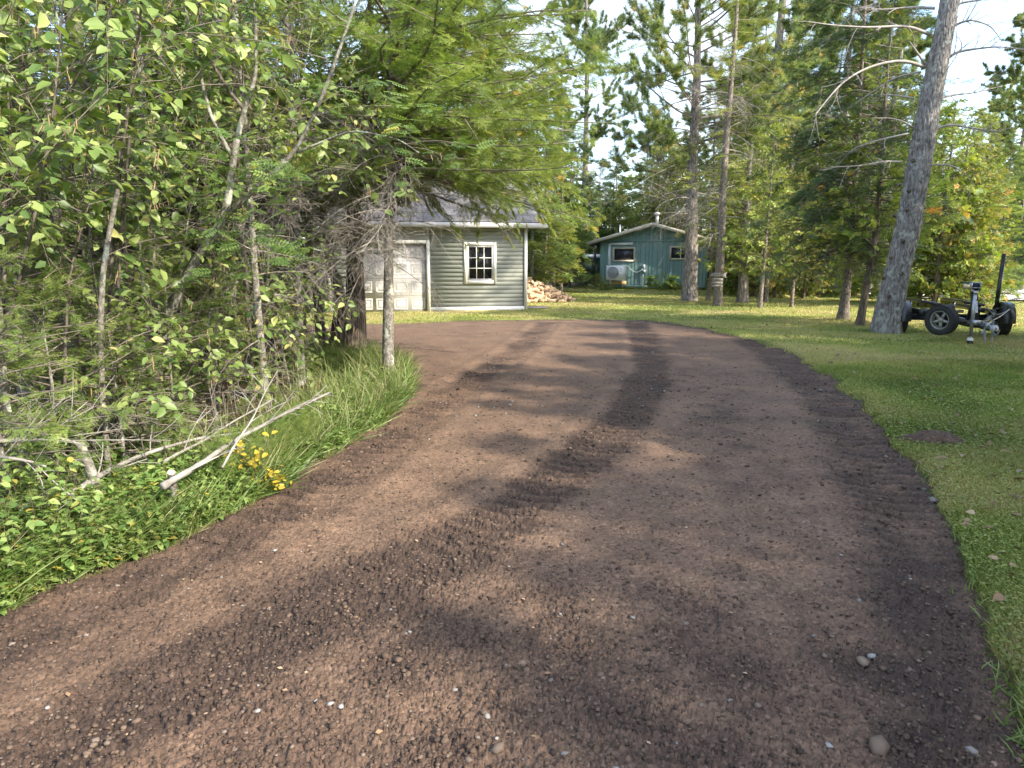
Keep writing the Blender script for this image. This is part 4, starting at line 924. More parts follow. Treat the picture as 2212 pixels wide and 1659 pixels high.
B = Buf(); B.bar((-2.5, 0, fz-.13), (2.45, 0, fz-.16), .08, .10); B.bar((-.05, -TRK/2+.3, fz-.10), (-.05, TRK/2-.3, fz-.10), .07); B.bar((-1.6, -TRK/2+.3, fz-.10), (-1.6, TRK/2-.3, fz-.10), .07); B.bar((.95, -.42, fz-.16), (.95, .42, fz-.16), .06); B.build('tongue', M_BLK, tr)
for s in (-1, 1):
    B = Buf(); B.bar((-2.3, s*.48, fz+.16), (.55, s*.40, fz+.17), .09, .05); B.bar((.3, s*.42, fz-.1), (.3, s*.42, fz+.14), .05); B.bar((-1.6, s*.46, fz-.1), (-1.6, s*.46, fz+.14), .05); B.build('bunk', M_BLK, tr)
    B = Buf(); B.lathe([(.02, -.12), (.07, -.1), (.045, 0), (.07, .1), (.02, .12)], (.62, s*.25, fz+.10), (0, 1, -s*.5), 14); B.box((.62, s*.25, fz), (.06, .16, .12)); B.build('keel_roller', M_BLK, tr)
# coupler, chains
B = Buf(); B.box((2.52, 0, fz-.13), (.22, .09, .07)); B.lathe([(.001, .06), (.05, .05), (.07, .0), (.065, -.05)], (2.64, 0, fz-.14), (0, 0, 1), 16); B.bar((2.42, 0, fz-.09), (2.60, 0, fz-.02), .03, .015); B.box((2.35, -.0, fz-.12), (.2, .105, .11)); B.build('coupler', M_ZINC, tr)
def chain(P0, P1, sag):
    B = Buf(); n = 15
    for i in range(n):
        t = (i+.5)/n; p = np.array(P0)*(1-t)+np.array(P1)*t+np.array([0, 0, -sag*4*t*(1-t)]); t2 = t+.02
        p2 = np.array(P0)*(1-t2)+np.array(P1)*t2+np.array([0, 0, -sag*4*t2*(1-t2)]); d = nrm(p2-p); u = nrm(np.cross(d, (1, .1, .2) if i % 2 else (.1, 1, .2)))
        th = np.linspace(0, 2*pi, 9); B.tube(p+np.outer(np.cos(th), d)*.028+np.outer(np.sin(th), u)*.014, .0048, 5, cap=False)
    B.build('safety_chain', M_ZINC, tr)
for s in (-1, 1): chain((2.35, s*.06, fz-.17), (2.42, s*.16, .30), .10); chain((2.36, s*.06, fz-.17), (2.42, s*.06, .08), -.0)
# jack (image-left side of the tongue)
js = -SG
jb = np.array([1.95, js*.16, 0]); B = Buf(); B.tube([jb+[0, 0, .14], jb+[0, 0, .98]], .032, 14); B.tube([jb+[0, 0, .05], jb+[0, 0, .16]], .024, 12); B.tube([jb+[0, 0, .95], jb+[0, 0, 1.0]], .038, 14); B.box(jb*np.array([1, .6, 0])+[0, 0, .40], (.10, .14, .10)); jo = B.build('jack', M_ZINC, tr)
B = Buf(); B.lathe([(.045, .11), (.052, .1), (.052, .055)], jb, (0, 0, 1), 16); B.build('jack_collar', M_WHITE, jo); B = Buf(); B.lathe([(.001, -.015), (.055, 0), (.055, .05), (.001, .055)], jb, (0, 0, 1), 16); B.build('jack_foot', M_TYRE, jo)
B = Buf(); q = jb+np.array([0, 0, .99]); B.tube([q, q+[0, js*.08, .02], q+[0, js*.10, .14], q+[0, js*.13, .17]], .010, 8); B.tube([q+[0, js*.12, .17], q+[0, js*.28, .175]], .015, 8, 1); B.build('jack_handle', [M_ZINC, M_BLK], jo)
# winch post
wp = np.array([1.55, 0, fz-.10]); tp = np.array([1.30, 0, 1.00]); B = Buf(); B.bar(wp, tp, .11, .10, up=(0, 1, 0)); B.bar(wp+[-.45, 0, -.02], tp+[-.02, 0, -.25], .06, .05, up=(0, 1, 0)); po = B.build('winch_post', M_BLK, tr)
d = nrm(tp-wp); nn_ = np.array([d[2], 0, -d[0]]); B = Buf(); c = wp+d*.28+nn_*.058; V = [c+s1*np.array([0, .038, 0])+s2*d*.12 for s1, s2 in ((-1, -1), (1, -1), (1, 1), (-1, 1))]; B.add(V, [[0, 1, 2, 3]])
for k in range(7): c2 = c+d*(-.09+k*.03)+nn_*.002; V = [c2+s1*np.array([0, .028, 0])+s2*d*.006 for s1, s2 in ((-1, -1), (1, -1), (1, 1), (-1, 1))]; B.add(V, [[0, 1, 2, 3]], 1)
B.build('decal', [plain('decal_silver', (.55, .56, .56), .4), plain('decal_grey', (.33, .34, .36), .5)], po)
wc = tp+np.array([.03, 0, .08]); B = Buf()
for s in (-1, 1): B.box(wc+[0, s*.075, 0], (.20, .008, .18)); 
B.box(wc+[0, 0, -.09], (.20, .15, .008)); B.bar(wc+[.09, -.08, -.03], wc+[.09, .08, -.03], .02); B.bar(wc+[.09, -.08, .07], wc+[.09, .08, .07], .02)
B.tube([wc+[0, -.10, .03], wc+[0, -.20, .03]], .012, 8); B.tube([wc+[0, -.19, .03], wc+[.05, -.19, -.12]], .010, 8)
wo_ = B.build('winch', M_ZINC, tr); B = Buf(); B.lathe([(.001, -.065), (.062, -.065), (.062, .065), (.001, .065)], wc, (0, 1, 0), 20); B.build('strap_spool', plain('navy_strap', (.03, .035, .06), .9), wo_)
B = Buf(); B.lathe([(.02, -.06), (.06, -.05), (.035, 0), (.06, .05), (.02, .06)], wc+[.05, js*.16, -.01], (0, 1, 0), 14); B.bar(wc+[.02, 0, -.09], wc+[.05, js*.16, -.02], .02); B.build('bow_roller', plain('amber_roller', (.55, .45, .25), .5), wo_)
# straps/hoses
t = np.linspace(0, 1, 14)[:, None]; B = Buf(); p0 = wc+[0, SG*.06, -.05]; p1 = np.array([1.0, SG*.75, fz+.12]); p2 = np.array([2.1, SG*.1, fz-.05])
B.tube(p0*(1-t)+p1*t+np.array([0, 0, -.28])*np.sin(t*pi), .008, 6); B.tube(p1*(1-t)+p2*t+np.array([0, 0, -.03])*np.sin(t*pi), .009, 6); B.build('brake_line', plain('grey_hose', (.38, .38, .34), .6), tr)
# spare wheel on its bracket
sc_w = at(2034, 691, mid[1]-1.55); spc = Lc(sc_w); na = np.array([-.88, -.47]); ax = np.array([na@fwd, na@np.array([-fwd[1], fwd[0]]), -.05])
wheel(spc, ax, .298, .18, 'spare_wheel')
B = Buf(); B.bar(spc-ax*.05, (spc[0]-.05, spc[1]*.3, fz-.10), .06); B.build('spare_bracket', M_BLK, tr)
# guide post on the right
g0 = Lc(at(2150, 676, wr[1]+.05)); g1 = Lc(at(2169, 549, wr[1]+.25)); g0[1] -= SG*.0
B = Buf(); B.tube([g0, g1], .042, 12); B.bar((-.05, SG*(TRK/2-.24), fz), tuple(g0), .045); B.build('guide_post', M_BLK, tr)
# ------------------------------------------------------------------ trees
K_PINE = bark('red_pine_bark', (.085, .070, .062), (.235, .205, .185), (.42, .38, .35), 9, 2.4, 1.0)
K_OLD = bark('old_pine_bark', (.10, .088, .080), (.235, .215, .20), (.37, .35, .33), 13, 3.2, 1.0, lich=(.34, .35, .31))
K_SPR = bark('spruce_bark', (.075, .060, .050), (.20, .17, .145), (.36, .32, .29), 16, 7, .8)
K_FIR = bark('fir_bark', (.09, .080, .065), (.20, .185, .155), (.35, .33, .29), 14, 12, .5, lich=(.40, .41, .34))
K_DARK = bark('dark_bark', (.045, .036, .030), (.115, .095, .078), (.24, .205, .17), 12, 4, .8)  # bark in a darker brown than the other barks
K_CED = bark('cedar_bark', (.055, .042, .034), (.17, .135, .108), (.36, .30, .24), 34, 1.3, 1.0)
K_TWIG = noisy('dead_twig', [(.3, (.23, .20, .17)), (.7, (.44, .40, .36))], (9, 9, 9), 4, .9, 0)
K_TWIGD = noisy('shade_toned_twig', [(.3, (.07, .06, .05)), (.7, (.17, .15, .13))], (9, 9, 9), 4, .9, 0)  # dead twig darkened; shade inside the wood is put into the colour
K_LIMB = noisy('live_limb', [(.3, (.095, .078, .062)), (.7, (.22, .185, .15))], (9, 9, 9), 4, .9, 0)
F_SPR = foliage('spruce_needles', [(0, (.040, .068, .022)), (.5, (.080, .118, .034)), (.93, (.140, .175, .048)), (1, (.24, .14, .05))], gain=1.955, tr=0.35)
F_DRK = foliage('dark_spruce_needles', [(0, (.024, .048, .022)), (.6, (.052, .088, .034)), (1, (.095, .135, .045))], gain=1.35, tr=.2)
F_FIR = foliage('fir_needles', [(0, (.065, .105, .028)), (.5, (.120, .170, .042)), (.9, (.200, .240, .065)), (1, (.27, .29, .09))], gain=1.65, tr=0.4)
F_YSP = foliage('sunny_spruce_needles', [(0, (.075, .098, .028)), (.5, (.130, .155, .042)), (.88, (.205, .215, .060)), (1, (.33, .18, .06))], gain=1.84, tr=0.4)
F_PINE = foliage('pine_needles', [(0, (.055, .085, .038)), (.5, (.100, .135, .052)), (.92, (.170, .190, .070)), (1, (.30, .21, .08))], gain=2.0, tr=0.4)
F_CED = foliage('cedar_scales', [(0, (.065, .100, .024)), (.45, (.125, .170, .036)), (.85, (.205, .225, .050)), (.93, (.32, .23, .06)), (1, (.42, .20, .05))], gain=1.7825, tr=0.4)
F_CEDY = foliage('yellowing_cedar_scales', [(0, (.085, .120, .030)), (.45, (.150, .190, .045)), (.75, (.230, .240, .065)), (.86, (.40, .26, .08)), (1, (.46, .23, .07))], gain=1.38, tr=.35)
F_ALD = foliage('alder_leaf', [(0, (.060, .105, .026)), (.5, (.135, .190, .050)), (.95, (.240, .285, .100)), (1, (.36, .31, .12))], gain=1.3, tr=.34, rough=.4, tint=(1.35, 1.35, .6))
F_ROW = foliage('rowan_leaflet', [(0, (.065, .120, .034)), (.6, (.125, .190, .048)), (.9, (.18, .25, .07)), (1, (.50, .36, .06))], gain=1.2, tr=.35)
F_YEL = foliage('yellow_leaf', [(0, (.20, .22, .04)), (.3, (.45, .36, .05)), (1, (.70, .48, .06))], tr=.4)
F_LIME = foliage('lime_leaf', [(0, (.10, .15, .03)), (.5, (.20, .24, .045)), (1, (.38, .34, .06))], tr=.4)

def tri_sweep(p, d, w, ln, side):   # one needle triangle
    return np.array([p-side*w, p+side*w, p+d*ln])
def spray(nsub, nn, nl, nw, seed=0, sub=.5, ang=50, up=.25, both=True):
    """flat conifer spray along +x, unit length; returns triangles"""
    r = np.random.RandomState(seed); V = []
    twigs = [(np.zeros(3), np.array([1., 0, 0]), 1.0)]
    for i in range(nsub):
        t = .12+.78*i/(nsub-1 if nsub > 1 else 1); s = 1 if i % 2 else -1; a = radians(ang+10*r.randn())
        twigs.append((np.array([t, 0, 0]), nrm(np.array([cos(a), s*sin(a), .12*r.randn()])), sub*(1-.62*t)*(.8+.4*r.rand())))
    for p, d, ln in twigs:
        k = max(2, int(nn*ln)); sd_ = nrm(np.cross((0, 0, 1), d))
        for j in range(k):
            q = p+d*ln*(j+.6)/k
            for s in ((1, -1) if both else (1 if j % 2 else -1,)):
                dd = nrm(d*.75+sd_*s*.85+np.array([0, 0, up*(.4+r.randn()*.8)])); side = nrm(np.cross(dd, (0, 0, 1.))+.3*r.randn(3))
                V.append(tri_sweep(q, dd, nw*.5, nl*(.8+.4*r.rand()), side))
    V = np.concatenate(V); return V, np.arange(len(V)).reshape(-1, 3)
SP_NEAR = [spray(9, 34, .085, .017, s) for s in (1, 2)]
SP_MID = [spray(7, 15, .13, .034, s) for s in (3, 4)]
SP_FAR = [spray(5, 5, .24, .085, s, both=True) for s in (5, 6)]
def tuft(n, w, seed, lo=15, hi=75):
    r = np.random.RandomState(seed); V = []
    for i in range(n):
        a = r.rand()*2*pi; b = radians(lo+(hi-lo)*r.rand()**.8); d = np.array([cos(b), sin(b)*cos(a), sin(b)*sin(a)])
        p = np.array([-.5*r.rand(), 0, 0]); V.append(tri_sweep(p, d, w, .7+.4*r.rand(), nrm(np.cross(d, r.randn(3)))))
    V = np.concatenate(V); return V, np.arange(len(V)).reshape(-1, 3)
TUFT = [tuft(30, .036, 1), tuft(30, .036, 2)]
def frond(seed, n=9, w=.06, sub=.42):
    r = np.random.RandomState(seed); V = []
    def lens(p, d, ln, w):
        s = nrm(np.cross((0, 0, 1.), d)); m = p+d*ln*.5; zt = np.array([0, 0, .03*r.randn()])
        V.append(np.array([p, m+s*w+zt, p+d*ln])); V.append(np.array([p, p+d*ln, m-s*w+zt]))
    X = np.array([1., 0, 0]); lens(np.zeros(3), X, 1, w*.6)
    for i in range(n):
        t = .1+.8*i/n; s = 1 if i % 2 else -1; a = radians(38+8*r.randn()); d = nrm(np.array([cos(a), s*sin(a), .1*r.randn()])); ln = sub*(1-.6*t)+.08
        lens(np.array([t, 0, 0]), d, ln, w*.75)
        d2 = nrm(d+np.array([.6, -.3*s, 0])); lens(np.array([t, 0, 0])+d*ln*.45, d2, ln*.55, w*.55)
    V = np.concatenate(V); return V, np.arange(len(V)).reshape(-1, 3)
FR_NEAR = [frond(1, 11, .05), frond(2, 11, .05)]
FR_FAR = [frond(3, 4, .13, .5), frond(4, 4, .13, .5)]

def lerp_path(P, t):
    t = np.clip(t, 0, 1)*(len(P)-1); i = np.minimum(t.astype(int), len(P)-2); f = (t-i)[:, None]; return P[i]*(1-f)+P[i+1]*f
def trunk(B, P, R, sides=18, flare=.0, rough=.05, seed=0, m=0, k=None, rid=None):
    """P (k,3) control path, R radii; resampled, with bark relief and root flare"""
    P = np.asarray(P, float); R = np.asarray(R, float); n = k or 60
    t = np.linspace(0, 1, n); Q = lerp_path(P, t); Rr = np.interp(t*(len(R)-1), np.arange(len(R)), R)
    for _ in range(3): Q[1:-1] = (Q[:-2]+Q[1:-1]*2+Q[2:])/4
    h = np.concatenate([[0], np.cumsum(np.linalg.norm(np.diff(Q, axis=0), axis=1))])
    V, F = mtube(Q[None], Rr[None], sides); V = V.reshape(n, sides, 3)
    th = np.arange(sides)*2*pi/sides
    d = V-Q[:, None]; u = d/np.maximum(np.linalg.norm(d, axis=2, keepdims=True), 1e-6)
    rr = rough*(vn(np.tile(np.cos(th)*2.2+9, (n, 1))+seed, h[:, None]*3+np.sin(th)*2.2, seed)-.5)*2
    fl = flare*np.exp(-h/(2.2*R[0]))[:, None]*(.45+.75*np.clip(np.sin(th*3+seed)+.6*np.sin(th*5+2*seed), 0, 2))[None]
    add = 0
    if rid:
        tg, hg = np.meshgrid(th/(2*pi), h); tw_ = tg+.012*(vn(hg*6, tg*9, 3)-.5)
        e1, h1 = plates(tw_*rid[0], hg*rid[1]+.3*np.sin(tg*30), seed); e2 = vn(tw_*rid[0]*2.3, hg*rid[1]*3, seed+2); add = rid[2]*(e1*(.55+.6*h1)+.35*e2-.6)
    V = Q[:, None]+u*(Rr[:, None]*(1+rr+fl)+add)[..., None]
    B.add(V.reshape(-1, 3), F, m)
    return Q
def limb_paths(rng, trunkP, z, az, L, rise, curve, k=6, wob=.09):
    """branch centre lines from heights z on the trunk path, azimuth az, length L. rise = initial slope, curve = slope change"""
    n = len(z); zt = trunkP[:, 2]; base = np.stack([np.interp(z, zt, trunkP[:, i]) for i in range(3)], 1)
    t = np.linspace(0, 1, k)[None, :, None]; d = np.stack([np.cos(az), np.sin(az), np.zeros(n)], 1)[:, None]
    side = np.stack([-np.sin(az), np.cos(az), np.zeros(n)], 1)[:, None]
    zz = (rise[:, None, None]*t+curve[:, None, None]*t*t)
    P = base[:, None]+d*t*L[:, None, None]+np.array([0, 0, 1.])*zz*L[:, None, None]+side*(wob*L[:, None, None]*np.sin(t*4+6*rng.rand(n, 1, 1))*t)
    return P
def pts_on(P, bi, t):
    k = P.shape[1]; x = np.clip(t, 0, .9999)*(k-1); i = x.astype(int); f = (x-i)[:, None]
    a = P[bi, i]; b = P[bi, i+1]; return a*(1-f)+b*f, nrm(b-a)
def child(P, R, per, t0, t1, ln, ang, rng, zup=0., k=4, droop=0., taper=.5, wob=.12, lnv=None):
    """children of each path: returns paths, radii, parent index"""
    n = len(P); bi = np.repeat(np.arange(n), per); t = t0+(t1-t0)*rng.rand(len(bi)); p, d = pts_on(P, bi, t)
    a = rng.rand(len(bi))*2*pi; u = nrm(np.cross(d, rng.randn(len(bi), 3))); an = np.radians(ang+12*rng.randn(len(bi)))[:, None]
    dd = nrm(d*np.cos(an)+u*np.sin(an)+np.array([0, 0, zup])); L_ = (ln if lnv is None else lnv[bi])*(.5+.8*rng.rand(len(bi)))
    tt = np.linspace(0, 1, k)[None, :, None]; w = rng.randn(len(bi), 1, 3)*wob
    C_ = p[:, None]+(dd[:, None]*tt+w*tt*tt+np.array([0, 0, -droop])*tt*tt)*L_[:, None, None]
    r0 = np.interp(t, [0, 1], [1, .3])*R[bi, 0]*taper
    return C_, r0[:, None]*np.linspace(1, .35, k)[None], bi
def sprays_on(B, P, L, T, rng, t0, per_m, size, spread=52, droop=-.12, vol=.25, m=0, mat_rnd=(0, 1), sizev=.35, tipgrow=0, updir=None, minper=4):
    """flat foliage sprays along both sides of the branch paths"""
    cnt = np.maximum(minper, (L*per_m).astype(int)); bi = np.repeat(np.arange(len(P)), cnt)
    t = t0[bi]+(1-t0[bi])*rng.rand(len(bi))**.85 if not np.isscalar(t0) else t0+(1-t0)*rng.rand(len(bi))**.85
    p, d = pts_on(P, bi, t); s = np.where(rng.rand(len(bi)) < .5, 1, -1)
    a = np.radians(spread*(1-.5*t)+14*rng.randn(len(bi)))*s; ca, sa = np.cos(a)[:, None], np.sin(a)[:, None]
    h = nrm(d*np.array([1, 1, .5])); hd = np.stack([h[:, 0]*ca[:, 0]-h[:, 1]*sa[:, 0], h[:, 0]*sa[:, 0]+h[:, 1]*ca[:, 0], h[:, 2]], 1)
    hd[:, 2] += droop+vol*rng.randn(len(bi)); hd = nrm(hd)
    sz = size*(1-.45*t)*(1+sizev*rng.randn(len(bi)))*np.clip(L[bi]/1.2, .45, 1.25); sz = np.clip(sz, size*.25, None)
    up = np.tile([0, 0, 1.], (len(bi), 1))+.35*rng.randn(len(bi), 3)
    if updir == 'side': up = nrm(np.stack([rng.randn(len(bi)), rng.randn(len(bi)), .5*rng.randn(len(bi))], 1))
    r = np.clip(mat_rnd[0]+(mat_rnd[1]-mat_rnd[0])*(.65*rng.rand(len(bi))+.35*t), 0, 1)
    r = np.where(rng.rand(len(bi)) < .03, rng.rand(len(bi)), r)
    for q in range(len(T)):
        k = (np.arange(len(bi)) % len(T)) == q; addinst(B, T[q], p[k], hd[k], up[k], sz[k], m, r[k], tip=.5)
def deadwood(B, trunkP, rng, n, z0, z1, L, r=.012, per=7, per2=5, azr=(0, 2*pi), curl=-.25, m=0, R0=None):
    z = z0+(z1-z0)*rng.rand(n); az = azr[0]+(azr[1]-azr[0])*rng.rand(n); Ls = L*(.35+.75*rng.rand(n))
    P = limb_paths(rng, trunkP, z, az, Ls, .15+.25*rng.randn(n), curl+.2*rng.randn(n), 7, .08)
    R = (r*(.6+.6*rng.rand(n)))[:, None]*np.linspace(1, .25, 7)[None]; V, F = mtube(P, R, 5); B.add(V, F, m)
    if per:
        c, cr_, bi = child(P, R, per, .25, 1, L*.32, 45, rng, -.05, 5, .25, .5, .3); V, F = mtube(c, np.maximum(cr_, .0014), 3); B.add(V, F, m)
        if per2:
            c2, cr2, _ = child(c, cr_, per2, .2, 1, L*.12, 50, rng, -.1, 4, .3, .6, .35); V, F = mtube(c2, np.maximum(cr2, .001), 3); B.add(V, F, m)

def conifer(name, label, cat, loc, H, r0, zc, Lmax, nb, seed, fol, bk, T, size=.4, per_m=11, style='spruce', lean=(0, 0), path=None, dead=(0, 0, 0, 0), flare=.3, group=None, prof=None, az_bias=None, limbm=None, rz=0, rr=(0, 1), bare=.12, trunk_sides=14, topz=None, deadz=None, droop=None, zpow=1.0, rid=None, tk=None, dtw=None):
    rng = np.random.RandomState(seed)
    root = thing(name, label, cat, loc, rz, group)
    if path is None:
        t = np.linspace(0, 1, 6); path = np.stack([lean[0]*t*H+.06*H*.1*rng.randn(6)*t, lean[1]*t*H+.006*H*rng.randn(6)*t, t*H-.1], 1)
    path = np.asarray(path, float); tt = np.linspace(0, 1, len(path))
    B = Buf(); Q = trunk(B, path, r0*(1-.93*tt**1.1), trunk_sides, flare, .06, seed, 0, tk, rid); B.build('trunk', bk, root, True)
    Ht = path[-1, 2]
    z = zc+(Ht-zc)*((np.arange(nb)+rng.rand(nb)*.9)/nb)**zpow; z = np.minimum(z, Ht*.995); f = (z-zc)/(Ht-zc)
    az = rng.rand(nb)*2*pi
    if az_bias is not None: k = rng.rand(nb) < az_bias[2]; az = np.where(k, az_bias[0]+az_bias[1]*rng.randn(nb), az)
    if prof is None: Ls = Lmax*(1-f)**.75*np.minimum(1, .55+f*3)
    else: Ls = Lmax*np.interp(f, prof[0], prof[1])
    Ls = Ls*(.65+.5*rng.rand(nb))+.12
    if style == 'pine': rise = .15+.55*f+.15*rng.randn(nb); curve = .10+.15*rng.randn(nb)
    elif style == 'cedar': rise = -.1+.35*f+.15*rng.randn(nb); curve = .15+.12*rng.randn(nb)
    else: rise = -.12+.65*f+.12*rng.randn(nb); curve = (-.18 if droop is None else droop)+.1*rng.randn(nb)
    P = limb_paths(rng, Q, z, az, Ls, rise, curve, 6)
    rad = np.clip(.008*Ls+.003, .005, .04)[:, None]*np.linspace(1, .2, 6)[None]
    B = Buf(); V, F = mtube(P, rad, 5); B.add(V, F)
    FB = Buf()
    if style == 'pine':
        c, cr_, bi = child(P, rad, 9, .3, 1, 1, 45, rng, .22, 4, -.1, .5, .1, lnv=Ls*.34); V, F = mtube(c, np.maximum(cr_, .004), 3); B.add(V, F)
        allP = [(c, 15, .25), (P, 9, .55)]
        for pp, per, t0 in allP:
            bi = np.repeat(np.arange(len(pp)), per); t = t0+(1-t0)*rng.rand(len(bi)); p, d = pts_on(pp, bi, t)
            dd = nrm(d+np.array([0, 0, .55])+.35*rng.randn(len(bi), 3)); s = size*(.7+.6*rng.rand(len(bi)))
            for q in range(2):
                k = np.arange(len(bi)) % 2 == q; addinst(FB, TUFT[q], p[k]+.1*rng.randn(k.sum(), 3)*size, dd[k], rng.randn(k.sum(), 3), s[k], 0, rr[0]+(rr[1]-rr[0])*rng.rand(k.sum()))
    elif style == 'cedar':
        c, cr_, bi = child(P, rad, 4, .2, .95, 1, 45, rng, -.05, 4, .1, .5, .1, lnv=Ls*.35); V, F = mtube(c, np.maximum(cr_, .003), 3); B.add(V, F)
        Lc_ = np.linalg.norm(c[:, -1]-c[:, 0], axis=1)
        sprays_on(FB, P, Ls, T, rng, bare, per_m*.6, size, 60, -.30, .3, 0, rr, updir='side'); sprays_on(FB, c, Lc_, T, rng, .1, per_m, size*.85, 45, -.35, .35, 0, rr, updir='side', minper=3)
    else:
        c, cr_, bi = child(P, rad, 4, .25, .95, 1, 48, rng, -.05, 4, .12, .5, .05, lnv=Ls*.38); c[:, :, 2] = c[:, :1, 2]+(c[:, :, 2]-c[:, :1, 2])*.5; V, F = mtube(c, np.maximum(cr_, .003), 3); B.add(V, F)
        Lc_ = np.linalg.norm(c[:, -1]-c[:, 0], axis=1)
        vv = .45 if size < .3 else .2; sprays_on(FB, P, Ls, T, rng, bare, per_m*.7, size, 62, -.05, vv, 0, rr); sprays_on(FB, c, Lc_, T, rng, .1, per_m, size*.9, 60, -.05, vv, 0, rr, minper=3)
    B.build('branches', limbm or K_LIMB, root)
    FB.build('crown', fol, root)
    if dead[0]:
        B = Buf(); deadwood(B, Q, rng, dead[0], dead[1], dead[2], dead[3], *(dead[4:] if len(dead) > 4 else ())); B.build('dead_branches', dtw or K_TWIG, root)
    return root, Q
def rel(loc, *uvY):   # path points given as (u, v, Y) pixels -> relative to loc
    return np.array([at(*a)-np.array(loc) for a in uvY])
def gp(u, v): p = G(u, v); return np.array([p[0], p[1], float(gz(p[0], p[1]))])

# --- lawn trees, right half
lA = gp(1252, 620); Y = lA[1]
A_, QA = conifer('pine_tree', 'tall straight red pine left of the teal cabin with bare lower limbs', 'tree', lA, 19.5, .27, 7.6, 3.2, 60, 11, F_PINE, K_PINE, None, size=.22, style='pine',
    path=np.vstack([[0, 0, -.1], rel(lA, (1258, 500, Y), (1264, 380, Y), (1267, 240, Y), (1268, 100, Y), (1266, -60, Y), (1262, -130, Y)) ]), dead=(34, 4.2, 10.0, 2.4, .028, 8, 4), prof=([0, .15, .6, 1], [.75, 1, .75, .2]), flare=.25)
lB = gp(1487, 657); Y = lB[1]
B_, QB = conifer('pine_tree', 'thick pine in front of the cabin with a deep furrowed trunk sunlit on one side', 'tree', lB, 17, .275, 4.3, 4.4, 64, 12, F_PINE, K_PINE, None, size=.21, style='pine',
    path=np.vstack([[0, 0, -.1], rel(lB, (1493, 560, Y), (1494, 450, Y), (1497, 330, Y), (1505, 180, Y), (1508, 50, Y), (1505, -150, Y), (1500, -330, Y))]), dead=(46, 3.0, 9.0, 3.2, .026, 9, 4), prof=([0, .2, .6, 1], [.8, 1, .8, .2]), flare=.35, trunk_sides=72, tk=300, rid=(18, 3.5, .022))
lC = gp(1549, 664); Y = lC[1]
conifer('spruce_tree', 'slender lawn spruce carrying the wooden name boards', 'tree', lC, 14, .165, 3.0, 2.4, 70, 13, F_YSP, K_SPR, SP_MID, size=.42, per_m=8,
    path=np.vstack([[0, 0, -.1], rel(lC, (1557, 540, Y), (1561, 420, Y), (1569, 300, Y), (1582, 150, Y), (1592, 20, Y), (1600, -200, Y), (1604, -330, Y))]), dead=(40, 2.6, 9, 1.7, .016, 8, 4), flare=.35, prof=([0, .3, .7, 1], [.75, 1, .6, .1]))
lD = gp(1527, 654); Y = lD[1]
conifer('spruce_tree', 'thin young spruce with a brownish crown between the pine and the name boards', 'tree', lD, 8, .095, 3.2, 1.5, 34, 14, F_YSP, K_SPR, SP_MID, size=.36, per_m=8,
    path=np.vstack([[0, 0, -.1], rel(lD, (1536, 600, Y), (1539, 500, Y), (1541, 400, Y), (1543, 300, Y), (1545, 200, Y))]), dead=(26, 1.8, 6, 1.2, .012, 6, 3), rr=(.4, 1.05))
lE = gp(1603, 656)
conifer('cedar_tree', 'thick trunked tree with feathery cedar crown right of the name boards', 'tree', lE, 8.5, .20, 1.35, 2.1, 130, 15, F_CED, K_PINE, FR_FAR, size=.34, style='cedar', per_m=9, flare=.5, droop=0)
lF = gp(1641, 668)
conifer('cedar_tree', 'young cedar with a slightly bent pale trunk beside the swing set', 'tree', lF, 6.2, .085, 1.25, 1.6, 120, 16, F_CED, K_SPR, FR_FAR, size=.32, style='cedar', per_m=10, lean=(.03, 0))
lF2 = gp(1654, 656)
conifer('cedar_tree', 'straighter cedar just behind the bent pale cedar trunk', 'tree', lF2, 7.4, .10, 1.5, 1.7, 110, 17, F_CEDY, K_SPR, FR_FAR, size=.33, style='cedar', per_m=9)
lF3 = gp(1709, 666)
conifer('cedar_tree', 'small cedar standing alone on the lawn between swing set and big trunks', 'tree', lF3, 4.8, .075, 1.1, 1.4, 110, 18, F_CEDY, K_SPR, FR_FAR, size=.30, style='cedar', per_m=10)
lM = gp(1690, 637)
conifer('spruce_tree', 'spruce with a flared grey base behind the small lone cedar', 'tree', lM, 13, .20, 2.6, 2.1, 80, 19, F_YSP, K_PINE, SP_FAR, size=.5, per_m=8, flare=.6)
lG = gp(1797, 641)
conifer('pine_tree', 'stout pale trunked pine on a low grass mound behind the lawn spruces', 'tree', lG, 16, .33, 5.5, 3.0, 50, 20, F_PINE, K_OLD, None, size=.22, style='pine', flare=.45, dead=(26, 2.2, 7, 2.2, .02, 6, 3))
lG2 = gp(1896, 648)
conifer('pine_tree', 'grey trunked pine half hidden behind the leaning pine', 'tree', lG2, 14, .26, 4.0, 2.4, 46, 21, F_PINE, K_OLD, None, size=.22, style='pine', flare=.5)
lI = gp(1820, 702); Y = lI[1]
conifer('spruce_tree', 'dark drooping spruce on the lawn left of the leaning pine', 'tree', lI, 13.5, .125, 1.75, 2.2, 190, 22, F_DRK, K_SPR, SP_MID, size=.44, per_m=10,
    path=np.vstack([[0, 0, -.1], rel(lI, (1826, 640, Y), (1836, 560, Y), (1843, 440, Y), (1852, 300, Y), (1862, 130, Y), (1874, -80, Y), (1885, -400, Y))]), dead=(34, 1.3, 4.5, 1.2, .013, 7, 4), flare=.7, prof=([0, .08, .3, .7, 1], [.6, .9, 1, .62, .08]), droop=-.36, zpow=1.3)
lJ = gp(1856, 710); Y = lJ[1]
